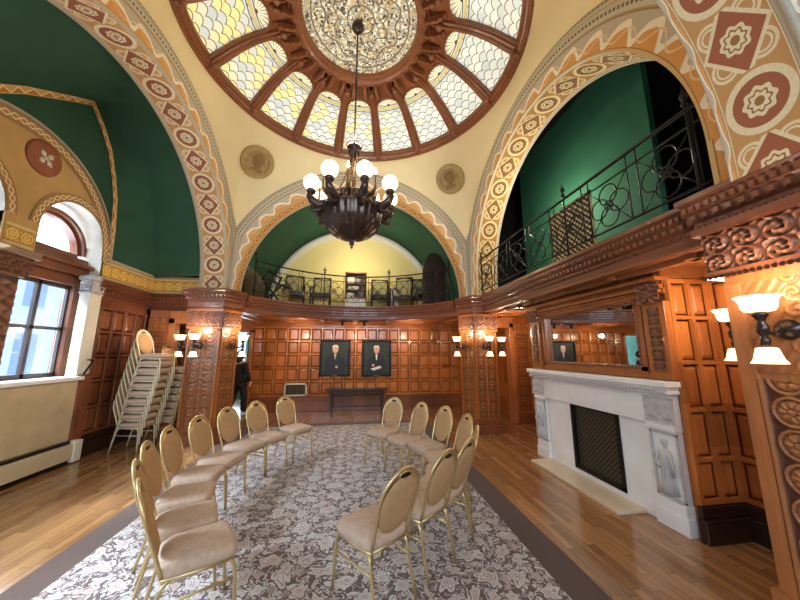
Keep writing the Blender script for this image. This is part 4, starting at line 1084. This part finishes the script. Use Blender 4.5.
mb.build('frame', 'wood', mr, bevel=.01)
mb = MB()
pth = [(2.95 + k * .01207, 1.53) for k in range(141)] + [(4.64, 1.53 + k * .0114) for k in range(1, 66)] + [(4.64 - k * .01207, 2.275) for k in range(1, 141)] + [(2.95, 2.275 - k * .0114) for k in range(1, 66)]
mb.tube([(X0 - .072, y, z) for y, z in pth], [.007 + .012 * abs(sin(k * pi / 4)) for k in range(len(pth))], 6, True)
mb.build('beading', 'darkpanel', mr)

# ---- railings
def finial(mb, x, y, z):
    mb.lathe([(.018, z), (.03, z + .02), (.012, z + .05), (.028, z + .08), (.03, z + .10), (.008, z + .16), (0, z + .22)], (x, y, 0), 8)
def rail(path, nposts, label, postidx):
    L = thing('iron_railing', label, 'railing', (path[0][0], path[0][1], 2.95))
    pts = along(path, 1e9) if False else None
    # resample
    D = [0]
    for a, b in zip(path, path[1:]): D.append(D[-1] + hypot(b[0] - a[0], b[1] - a[1]))
    def at(d):
        d = max(0, min(D[-1], d))
        for k in range(len(D) - 1):
            if d <= D[k + 1] + 1e-9:
                f = (d - D[k]) / (D[k + 1] - D[k]); return Vector((path[k][0] + (path[k + 1][0] - path[k][0]) * f, path[k][1] + (path[k + 1][1] - path[k][1]) * f, 0))
        return Vector((*path[-1], 0))
    tot = D[-1]; P = [at(tot * k / 40) for k in range(41)]
    mb = MB()
    for z, r in ((3.82, .018), (3.66, .010), (3.08, .012)): mb.tube([tuple(p + Vector((0, 0, z))) for p in P], r, 6)
    mb.build('rails', 'black', L)
    for d in postidx:
        p = at(d * tot); mb = MB(); mb.tube([(p.x, p.y, 2.96), (p.x, p.y, 3.9)], .013, 6); finial(mb, p.x, p.y, 3.86); mb.tube([(p.x - .05, p.y - .05, 3.94), (p.x + .05, p.y + .05, 3.94)], .01, 5); mb.build('post', 'black', L)
    n = int(tot / .58); cell = tot / n
    for k in range(n):
        m = at((k + .5) * cell); t = (at((k + .6) * cell) - at((k + .4) * cell)).normalized(); Z = Vector((0, 0, 1)); mb = MB()
        for s, u in ((-.13, 0), (.13, 0), (0, .13), (0, -.13)):
            mb.tube([tuple(m + t * (s + .12 * cos(q * pi / 8)) + Z * (3.37 + u + .12 * sin(q * pi / 8))) for q in range(16)], .008, 5, True)
        mb.tube([tuple(m + t * (.055 * cos(q * pi / 5)) + Z * (3.37 + .055 * sin(q * pi / 5))) for q in range(10)], .008, 5, True)
        for s in (-.27, .27):
            mb.tube([tuple(m + t * s + Z * 3.08), tuple(m + t * s + Z * 3.82)], .007, 5)
        for s in (-1, 1):
            for u in (-1, 1): mb.tube([tuple(m + t * s * .27 + Z * (3.37 + u * .29)), tuple(m + t * s * .1 + Z * (3.37 + u * .1))], .006, 5)
        mb.build('scroll_panel', 'black', L)
    return L
rail([(2.86, 1.85), (2.86, 6.45)], 3, 'black wrought iron railing along the right gallery in front of the green wall', [.02, .37, .98])
rail([(x * .99, y + .12) for x, y in ARC[1:-1]], 4, 'curved black wrought iron railing along the back balcony under the yellow lunette', [.0, .33, .66, 1.0])
sp = thing('lattice_screen', 'cream and black pierced lattice panel standing behind the right railing', 'screen', (3.05, 3.7, 2.94))
mb = MB(); mb.quad((3.02, 4.08, 2.94), (3.02, 3.28, 2.94), (3.02, 3.28, 3.80), (3.02, 4.08, 3.80), [(0, 0), (.8, 0), (.8, .86), (0, .86)]); mb.build('lattice', 'lattice', sp)
mb = MB(); mb.box((3.02, 4.06, 2.94), (3.05, 4.10, 3.82)); mb.box((3.02, 3.26, 2.94), (3.05, 3.30, 3.82)); mb.box((3.02, 3.26, 3.79), (3.05, 4.10, 3.82)); mb.build('frame', 'cushion', sp)

# ---- things stored on the back balcony
def armchair(x, y, rz, label, tilt=0, z=2.92):
    o = thing('upholstered_armchair', label, 'armchair', (x, y, z), R(rz), 'cream armchairs stored on the back balcony')
    o.rotation_euler = (R(tilt), 0, R(rz))
    mb = MB(); mb.box((-.26, -.25, .30), (.26, .22, .42)); mb.build('seat', 'dark', o, True, .02)
    mb = MB(); mb.prism([(-.22, .20), (.22, .20), (.22, .27), (-.22, .27)], .44, .90); mb.ball((0, .235, .86), .22, 14, (1, .16, .35)); mb.build('backrest', 'cushion', o, True, .02); MB().box((-.26, .272, .40), (.26, .30, .98)).build('back_board', 'dark', o, True, .02)
    mb = MB()
    for s in (-1, 1): mb.tube([(s * .25, .27, .0), (s * .25, .25, .45), (s * .24, .28, .92)], .022, 6); mb.tube([(s * .26, -.22, 0), (s * .27, -.22, .60), (s * .27, .05, .64), (s * .25, .25, .62)], .022, 6)
    mb.build('frame', 'dark', o, True)
armchair(-1.72, 8.65, 10, 'cream backed armchair beside the folded dark table on the balcony')
armchair(-1.0, 8.75, 0, 'cream armchair with dark arms just left of the brown cabinet on the balcony')
armchair(.72, 8.75, 0, 'cream backed armchair just right of the brown cabinet on the balcony')
armchair(1.42, 8.7, -20, 'tilted cream armchair further right on the balcony', 12)
armchair(1.95, 8.55, 10, 'cream armchair next to the tall dark panel on the balcony')
cb = thing('storage_cabinet', 'brown open cabinet packed with papers at the middle of the back balcony', 'cabinet', (-.04, 8.75, 2.92))
mb = MB(); mb.box((-.32, 8.55, 3.20), (-.29, 8.9, 3.98)); mb.box((.27, 8.55, 3.20), (.30, 8.9, 3.98)); mb.box((-.32, 8.88, 3.2), (.30, 8.9, 3.98))
for z in (3.2, 3.44, 3.62, 3.95): mb.box((-.32, 8.55, z), (.30, 8.9, z + .03))
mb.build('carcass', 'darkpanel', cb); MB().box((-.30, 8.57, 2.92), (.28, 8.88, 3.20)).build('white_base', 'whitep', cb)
for i, (x, z, w, h) in enumerate([(-.26, 3.23, .2, .14), (.0, 3.23, .22, .18), (-.22, 3.47, .3, .10), (.12, 3.47, .12, .12), (-.25, 3.65, .2, .2), (.02, 3.65, .2, .12)]):
    q = MB().box((x, 8.56, z), (x + w, 8.8, z + h)).build('storage_box' if i % 2 else 'paper_stack', 'papers' if i % 2 == 0 else 'dark'); tag(q, ['loose white papers on the lower left cabinet shelf', 'dark box on the lower right cabinet shelf', 'wide flat paper pile on the middle cabinet shelf', 'small dark box on the middle cabinet shelf', 'upright papers on the upper left cabinet shelf', 'low dark box on the upper right cabinet shelf'][i], 'papers' if i % 2 == 0 else 'box', 'contents of the balcony cabinet')
ft = thing('folded_table', 'folded dark table with crossed legs at the left end of the back balcony', 'table', (-2.15, 8.2, 2.92))
mb = MB(); mb.obox((-2.5, 8.2, 3.62), (.75, 0, -.28), (.02, .3, .05), (0, 0, .05)); mb.build('table_top', 'dark', ft)
mb = MB()
for a, b in (((-2.5, 2.94), (-1.95, 3.5)), ((-1.95, 2.94), (-2.45, 3.55)), ((-2.3, 2.94), (-2.0, 3.7)), ((-2.5, 3.6), (-2.3, 3.9)), ((-2.35, 3.85), (-2.0, 3.65))): mb.tube([(a[0], 8.3, a[1]), (b[0], 8.3, b[1])], .028, 6)
mb.build('folding_legs', 'dark', ft)
tag(MB().box((-1.98, 8.3, 2.92), (-1.80, 8.5, 3.38)).build('cardboard_box', plain('tan_card', (168, 134, 84), .8)), 'tall tan cardboard box beside the folded table on the balcony', 'box')
tag(MB().box((1.02, 8.9, 2.92), (1.28, 8.98, 3.62)).build('white_board', 'papers'), 'narrow upright white board between the balcony armchairs', 'board')

# ---- portraits, vent, console table, picture light
def portrait(x0, x1, z0, z1, label, kind):
    xc = (x0 + x1) / 2; o = thing('framed_portrait', label, 'painting', (xc, 9.36, z0), 0, 'portraits on the back wall'); y = 9.355
    mb = MB(); f = .055
    for a, b, c, d in ((x0, x0 + f, z0, z1), (x1 - f, x1, z0, z1), (x0, x1, z0, z0 + f), (x0, x1, z1 - f, z1)): mb.box((a, y - .05, c), (b, y + .02, d))
    mb.build('frame', 'black', o, bevel=.01)
    MB().box((x0 + f, y - .01, z0 + f), (x1 - f, y + .01, z1 - f)).build('canvas', 'canvas', o)
    w = (x1 - x0) / 2 - f; Z = lambda v: z0 + f + v * (z1 - z0 - 2 * f)
    D = lambda pts, d: [(xc + px * w, y - .012 - d, Z(pz)) for px, pz in pts]
    mb = MB(); mb.poly(D([(-.72, 0), (.72, 0), (.74, .3), (.60, .50), (.30, .60), (.12, .66), (-.12, .66), (-.32, .60), (-.62, .50), (-.75, .28)], .001)); mb.build('painted_suit', 'paintblack', o)
    el = lambda cx_, cz, rx, rz_: [(cx_ + rx * cos(k * pi / 10), cz + rz_ * sin(k * pi / 10)) for k in range(20)]
    mb = MB(); mb.poly(D(el(0, .76, .21, .125), .003)); mb.poly(D(el(.28 if kind else .12, .22, .10, .04), .003))
    if kind: mb.poly(D(el(-.25, .28, .10, .04), .003))
    mb.build('painted_face', 'paintface', o)
    mb = MB(); mb.poly(D([(-.08, .62), (.08, .62), (.03, .44), (-.03, .44)], .002))
    if kind: mb.poly(D([(-.45, .17), (.2, .26), (.42, .21), (-.2, .12)], .0045))
    mb.poly(D([(-.21, .77), (-.23, .84), (-.13, .895), (.13, .895), (.23, .84), (.21, .77), (.16, .84), (-.16, .84)], .004)); mb.build('painted_collar_and_hair', 'paintwhite', o)
    if not kind: M.setdefault('tie', plain('painted_tie', (120, 40, 36), .5)); mb = MB(); mb.poly(D([(-.02, .6), (.02, .6), (.03, .45), (0, .42), (-.03, .45)], .003)); mb.build('painted_tie', 'tie', o)
    MB().box((xc - .09, y - .058, z0 + .015), (xc + .09, y - .05, z0 + .045)).build('nameplate', 'brass', o)
portrait(-1.02, -.12, .99, 2.06, 'black framed portrait of a suited man on the back wall, left of the pair', 0)
portrait(.22, 1.12, .97, 2.05, 'black framed portrait of a robed white-haired man holding papers, right of the pair', 1)
vt = thing('wall_vent', 'small cream framed dark grille low on the back wall left of the portraits', 'vent', (-1.66, 9.36, .44))
mb = MB()
for a, b, c, d in ((-1.98, -1.94, .44, .80), (-1.38, -1.34, .44, .80), (-1.98, -1.34, .44, .48), (-1.98, -1.34, .76, .80)): mb.box((a, 9.34, c), (b, 9.39, d))
mb.build('frame', 'goldw', vt); mb = MB(); mb.box((-1.94, 9.37, .48), (-1.38, 9.375, .76)); mb.build('backing', 'paintblack', vt)
mb = MB()
for k in range(12): mb.box((-1.92 + k * .045, 9.352, .49), (-1.90 + k * .045, 9.36, .75))
mb.build('louvre', 'brass', vt)
ct = thing('console_table', 'dark wooden console table against the back wall under the portraits', 'table', (.1, 9.15, 0))
MB().box((-.78, 8.95, .60), (.98, 9.33, .65)).build('table_top', 'dark', ct, bevel=.01); mb = MB(); mb.box((-.68, 9.0, .50), (.88, 9.30, .60)); mb.build('apron', 'dark', ct)
for x in (-.66, .82):
    for y in (9.0, 9.26): MB().box((x, y, 0), (x + .05, y + .05, .52)).build('leg', 'dark', ct)
MB().box((-.64, 9.12, .14), (.84, 9.16, .18)).build('stretcher', 'dark', ct)
pl_ = thing('picture_spotlights', 'pair of small black spotlights on the back gallery ceiling above the portraits', 'spotlight', (0, 8.6, 2.57))
mb = MB(); mb.box((-.45, 8.58, 2.53), (.35, 8.62, 2.575)); mb.build('track', 'black', pl_)
for x in (-.35, .25): MB().lathe([(.03, 0), (.045, .02), (.045, .12), (.02, .14)], (x, 8.6, 2.43), 10, (0, -.6, .8)).build('lamp_head', 'black', pl_)

# ---- banquet chairs
def make_chair():
    r = thing('banquet_chair', 'x', 'chair')
    # seat cushion : superellipse with dome
    def seat(a, b):
        th = a * 2 * pi; c, s = cos(th), sin(th); e = .32
        w = .225 * (1 + .06 * (s)); d = .225
        x = math.copysign(abs(c) ** e, c) * w; y = math.copysign(abs(s) ** e, s) * d + .01
        prof = [(0, .395), (.90, .395), (.985, .405), (1.0, .425), (1.0, .445), (.97, .462), (.88, .474), (.6, .484), (0, .488)]
        k = prof[round(b * 8)]; return (x * k[0], y * k[0], k[1])
    MB().grid(seat, 44, 8).build('seat_cushion', 'fabric', r, True)
    # back plane leans: y = -.20 - (z-.42)*.26
    by = lambda z: -.205 - (z - .42) * .36
    def pad(sgn):
        def f(a, b):
            th = a * 2 * pi; rr = b; x = cos(th) * .190 * rr; z = .668 + sin(th) * .195 * rr
            return (x, by(z) + sgn * (.004 + .020 * sqrt(max(0, 1 - rr ** 4))), z)
        return f
    MB().grid(pad(1), 32, 6).grid(lambda a, b: pad(-1)(1 - a, b), 32, 6).build('backrest_pad', 'fabricb', r, True)
    # outline tube with rounded top
    path = []
    for k in range(25):
        t = pi * k / 24; path.append((cos(t) * .205, .70 + sin(t) * .215))
    left = [(.178, .40), (.182, .47), (.190, .55), (.199, .63)]; right = [(-x, z) for x, z in left[::-1]]
    pts = left + path + right
    mb = MB(); mb.tube([(x, by(z) + (.0), z) for x, z in pts], .0125, 8)
    mb.grid(lambda a, b: ((.19 - .014 * b) * cos(pi * a), by(.70 + (.205 - .06 * b) * sin(pi * a)) , .70 + (.205 - .045 * b) * sin(pi * a)), 20, 2)   # web above the pad
    mb.tube([(x, by(z), z) for x, z in [(-.06, .868), (-.04, .852), (0, .846), (.04, .852), (.06, .868), (.04, .882), (0, .888), (-.04, .882)]], .008, 6, True)
    bf = mb.build('back_frame', 'gold', r, True)
    o = MB().poly([(x, by(z) + .012, z) for x, z in [(-.055, .868), (-.035, .855), (0, .850), (.035, .855), (.055, .868), (.035, .879), (0, .883), (-.035, .879)]])
    mb = MB(); mb.grid(lambda a, b: ((.056 * cos(a * 2 * pi)) * b, by(.868) + (-.013 + .026 * 1), .868 + .015 * sin(a * 2 * pi) * b), 16, 1); mb.grid(lambda a, b: ((.056 * cos(-a * 2 * pi)) * b, by(.868) - .013, .868 + .015 * sin(-a * 2 * pi) * b), 16, 1)
    mb.build('hand_hole', 'paintblack', bf, True)
    mb = MB()
    for s in (-1, 1): mb.tube([(s * .195, .21, .385), (s * .20, 0, .385), (s * .185, -.205, .39)], .0125, 8)
    mb.tube([(-.195, .20, .385), (.195, .20, .385)], .011, 8); mb.tube([(-.185, -.19, .385), (.185, -.19, .385)], .011, 8)
    mb.build('seat_frame', 'gold', r, True)
    for s in (-1, 1):
        MB().tube([(s * .195, .17, .385), (s * .197, .205, .37), (s * .20, .222, .33), (s * .205, .235, .15), (s * .21, .25, .003)], .0125, 8).build('leg', 'gold', r, True)
        MB().tube([(s * .19, -.15, .385), (s * .19, -.185, .37), (s * .192, -.205, .33), (s * .197, -.25, .15), (s * .20, -.29, .003)], .0125, 8).build('leg', 'gold', r, True)
        MB().tube([(s * .201, .227, .27), (s * .194, -.22, .27)], .008, 8).build('stretcher', 'gold', r, True)
    return r
chair = make_chair(); used = False
def put(x, y, h, label, group, z=.012, tilt=0):
    """x,y seat centre; h heading of the front, degrees from +X"""
    global used
    o = chair if not used else copy_tree(chair); used = True
    o.location = (x, y, z); o.scale = (.88, .90, 1); o.rotation_euler = (tilt, 0, R(h - 90)); o['label'] = label; o['group'] = group; o['category'] = 'chair'
    return o
Lb = [(-1.29, 2.2, 30), (-1.55, 2.58, 24), (-1.78, 3.07, 14), (-1.91, 3.62, 2), (-1.87, 4.15, -12), (-1.77, 4.74, -24), (-1.53, 5.22, -36), (-1.2, 5.71, -42)]
Rb = [(.71, 5.31, -130), (1.07, 4.74, -153), (1.33, 4.35, -158), (1.44, 3.78, -174), (1.31, 3.18, 163), (1.05, 2.74, 134), (.77, 2.48, 128), (.37, 2.16, 126)]
ordn = ['nearest the camera', 'second from the camera', 'third from the camera', 'fourth from the camera', 'fourth from the back', 'third from the back', 'second from the back', 'farthest back']
for i, (x, y, h) in enumerate(Lb):
    put(x + .35 * cos(R(h)), y + .35 * sin(R(h)), h, 'beige oval-backed banquet chair in the left arc, ' + ordn[i], 'left arc of banquet chairs on the rug')
for i, (x, y, h) in enumerate(Rb):
    put(x + .35 * cos(R(h)), y + .35 * sin(R(h)), h, 'beige oval-backed banquet chair in the right arc, ' + ordn[7 - i], 'right arc of banquet chairs on the rug')
lev = ['bottom', 'second from bottom', 'third from bottom', 'fourth from bottom', 'fifth from bottom', 'fifth from top', 'fourth from top', 'third from top', 'second from top', 'topmost']
for s, (x, y, h, nm) in enumerate([(-3.83, 6.30, -8, 'front stack against the left panelling'), (-3.62, 6.82, -8, 'rear stack behind the front one')]):
    for k in range(10 if s == 0 else 8):
        c = put(x + k * .022, y, h, 'banquet chair, %s of the %s' % ((lev if s == 0 else lev[:4] + lev[6:])[k], nm), 'chairs in the ' + nm, .002 + k * .132)
        if s == 0:
            for q in c.children:
                if q.name.split('.')[0] in ('back_frame', 'seat_frame', 'leg', 'stretcher'):
                    q.data = q.data.copy(); q.data.materials[0] = M['goldw']  # window light on this stack put into a paler frame colour

# ---- person by the door (back view, walking)
def person(x, y, h):
    o = thing('person', 'person in black clothes seen from behind, walking by the bright doorway', 'person', (x, y, 0), R(h))
    def skin(name, mat, V_, E_, rad, sub=1):
        me = bpy.data.meshes.new(name); me.from_pydata(V_, E_, []); me.materials.append(M[mat]); q = bpy.data.objects.new(name, me); col.objects.link(q); q.parent = o
        m = q.modifiers.new('s', 'SKIN'); m.use_smooth_shade = True
        for i, r_ in enumerate(rad): me.skin_vertices[0].data[i].radius = r_ if isinstance(r_, tuple) else (r_, r_)
        me.skin_vertices[0].data[0].use_root = True
        s_ = q.modifiers.new('d', 'SUBSURF'); s_.levels = s_.render_levels = sub; return q
    # facing +Y local ; body (skin)
    V_ = [(0, 0, .93), (0, -.01, 1.10), (0, -.02, 1.28), (0, -.01, 1.40), (0, .0, 1.46), (0, .02, 1.52),
          (.17, -.01, 1.37), (.23, .02, 1.12), (.25, .12, .90), (-.17, -.01, 1.37), (-.24, -.06, 1.12), (-.27, -.06, .88),
          (.09, 0, .90), (.11, .10, .50), (.11, .12, .10), (-.09, 0, .90), (-.10, -.04, .50), (-.10, -.22, .14)]
    E_ = [(0, 1), (1, 2), (2, 3), (3, 4), (4, 5), (3, 6), (6, 7), (7, 8), (3, 9), (9, 10), (10, 11), (0, 12), (12, 13), (13, 14), (0, 15), (15, 16), (16, 17)]
    rad = [(.14, .10), (.12, .09), (.15, .10), (.12, .08), .055, .05, .055, .04, .028, .055, .04, .028, .085, .055, .038, .085, .055, .038]
    b = skin('body', 'skin', V_, E_, rad)
    mb = MB(); mb.ball((0, .02, 1.60), .10, 18, (.80, .95, 1.18)); mb.ball((0, .12, 1.585), .018, 8, (.8, 1, 1.2)); mb.ball((.082, .02, 1.59), .025, 8, (.4, .8, 1.2)); mb.ball((-.082, .02, 1.59), .025, 8, (.4, .8, 1.2))
    mb.build('head', 'skin', o, True)
    mb = MB(); mb.ball((.032, .112, 1.61), .010, 6); mb.ball((-.032, .112, 1.61), .010, 6); mb.build('eyes', 'hair', o, True)
    mb = MB(); mb.ball((0, -.01, 1.62), .122, 16, (.92, .95, 1.1)); mb.ball((0, -.05, 1.50), .10, 12, (1, .7, 1.35)); mb.build('hair', 'hair', o, True)
    r2 = [tuple(v + .025 for v in q) if isinstance(q, tuple) else q + .022 for q in rad]
    skin('jacket', 'cloth', [V_[k] for k in (0, 1, 2, 3, 6, 7, 8, 9, 10, 11)] + [(0, 0, .80)], [(0, 1), (1, 2), (2, 3), (3, 4), (4, 5), (5, 6), (3, 7), (7, 8), (8, 9), (0, 10)], [(.17, .13), (.155, .12), (.175, .125), (.13, .09), .075, .06, .046, .075, .06, .046, (.19, .14)])
    skin('trousers', 'cloth2', [V_[k] for k in (0, 12, 13, 14, 15, 16, 17)], [(0, 1), (1, 2), (2, 3), (0, 4), (4, 5), (5, 6)], [(.15, .115), .11, .085, .075, .11, .085, .075])
    for sx, sy, sz, tl in ((.11, .16, .04, 0), (-.10, -.20, .06, .5)):
        MB().ball((sx, sy, sz), .05, 12, (.9, 2.4, .8)).build('shoe', 'shoe', o, True)
    for sx, hx, hy, hz in ((1, .255, .135, .86), (-1, -.272, -.06, .84)):
        mb = MB(); mb.ball((hx, hy, hz), .042, 10, (.5, .95, 1.15))
        for k, (dy, ln) in enumerate(((-.03, .055), (-.01, .07), (.01, .075), (.028, .065))): mb.tube([(hx, hy + dy, hz - .03), (hx - sx * .008, hy + dy, hz - .05 - ln * .5), (hx - sx * .022, hy + dy + .004, hz - .045 - ln)], [.011, .010, .008], 6)
        mb.tube([(hx - sx * .01, hy + .035, hz + .01), (hx - sx * .015, hy + .06, hz - .02), (hx - sx * .02, hy + .062, hz - .05)], [.012, .011, .009], 6)
        mb.build('hand', 'skin', o, True)
    return o
person(-3.08, 8.95, -25)

# ---- outside
fc = MB().box((-16, -12, -6), (-15.5, 48, 7.0)).build('neighbouring_building', 'facade'); tag(fc, 'pale stone building outside the left window', 'building')

# ================================================================== LIGHT
w = bpy.data.worlds.new('sky'); sc.world = w; w.use_nodes = True; bg = w.node_tree.nodes['Background']
bg.inputs[0].default_value = (.66, .83, 1.0, 1); bg.inputs[1].default_value = 9.0
def area(loc, rot, sx, sy, power, colr, name, portal=False):
    l = bpy.data.lights.new(name, 'AREA'); l.shape = 'RECTANGLE'; l.size = sx; l.size_y = sy; l.energy = power; l.color = colr
    if portal: l.cycles.is_portal = True
    o = bpy.data.objects.new(name, l); col.objects.link(o); o.location = loc; o.rotation_euler = rot; return o
def pt(x, y, z, e, c=(1, .78, .5), r=.12, name='gallery_lamp'):
    l = bpy.data.lights.new(name, 'POINT'); l.energy = e; l.color = c; l.shadow_soft_size = r; o = bpy.data.objects.new(name, l); col.objects.link(o); o.location = (x, y, z)
for y in (5.18, 3.62, 1.65, .25): area((XW - .62, y, 2.7), (0, R(-90), 0), 2.8, 1.1, 1, (1, 1, 1), 'window_portal', True)
for x in (-1.85, 1.05, 3.95, -4.6): area((x, -4.15, 3.6), (R(90), 0, 0), 2.0, 2.0, 1, (1, 1, 1), 'window_portal', True)  # portals for the added openings behind the camera
sc.render.engine = 'CYCLES'
cam = bpy.data.cameras.new('camera'); cam.sensor_width = 36; cam.lens = 300 / 800 * 36; cam.clip_start = .05
co = bpy.data.objects.new('camera', cam); col.objects.link(co); co.location = (0, 0, 1.7); co.rotation_euler = (R(90 + 9.8), 0, R(-8.5)); sc.camera = co
sn = bpy.data.lights.new('daylight_sun', 'SUN'); sn.energy = 13; sn.angle = R(22); sn.color = (.70, .85, 1.0)
so = bpy.data.objects.new('daylight_sun', sn); col.objects.link(so); so.rotation_euler = Vector((-1, -.25, .95)).to_track_quat('Z', 'Y').to_euler()
# recessed lamps under the balconies
pt(-1.5, 8.7, 2.2, 14, r=.05); pt(1.6, 8.6, 2.2, 14, r=.05); pt(0, 8.9, 2.2, 10, r=.05); pt(3.5, 6.0, 2.2, 10, r=.05); pt(3.35, 2.2, 2.2, 4, r=.05); pt(-3.6, 8.4, 2.1, 8, r=.05)
pt(0, 8.3, 4.4, 45, (1, .86, .58), .2); pt(3.6, 4.9, 4.4, 75, (1, .9, .7), .2); pt(-.04, 4.2, 4.9, 60, (1, .84, .6), .25, 'chandelier_lamp')  # first two: added lights without fixtures that brighten the upper galleries
sc.view_settings.view_transform = 'Filmic' if False else 'Standard'
sc.view_settings.exposure = .7
sc.cycles.max_bounces = 8; sc.cycles.diffuse_bounces = 4; sc.cycles.glossy_bounces = 4; sc.cycles.transparent_max_bounces = 8; sc.cycles.sample_clamp_indirect = 6
sc.cycles.use_denoising = True
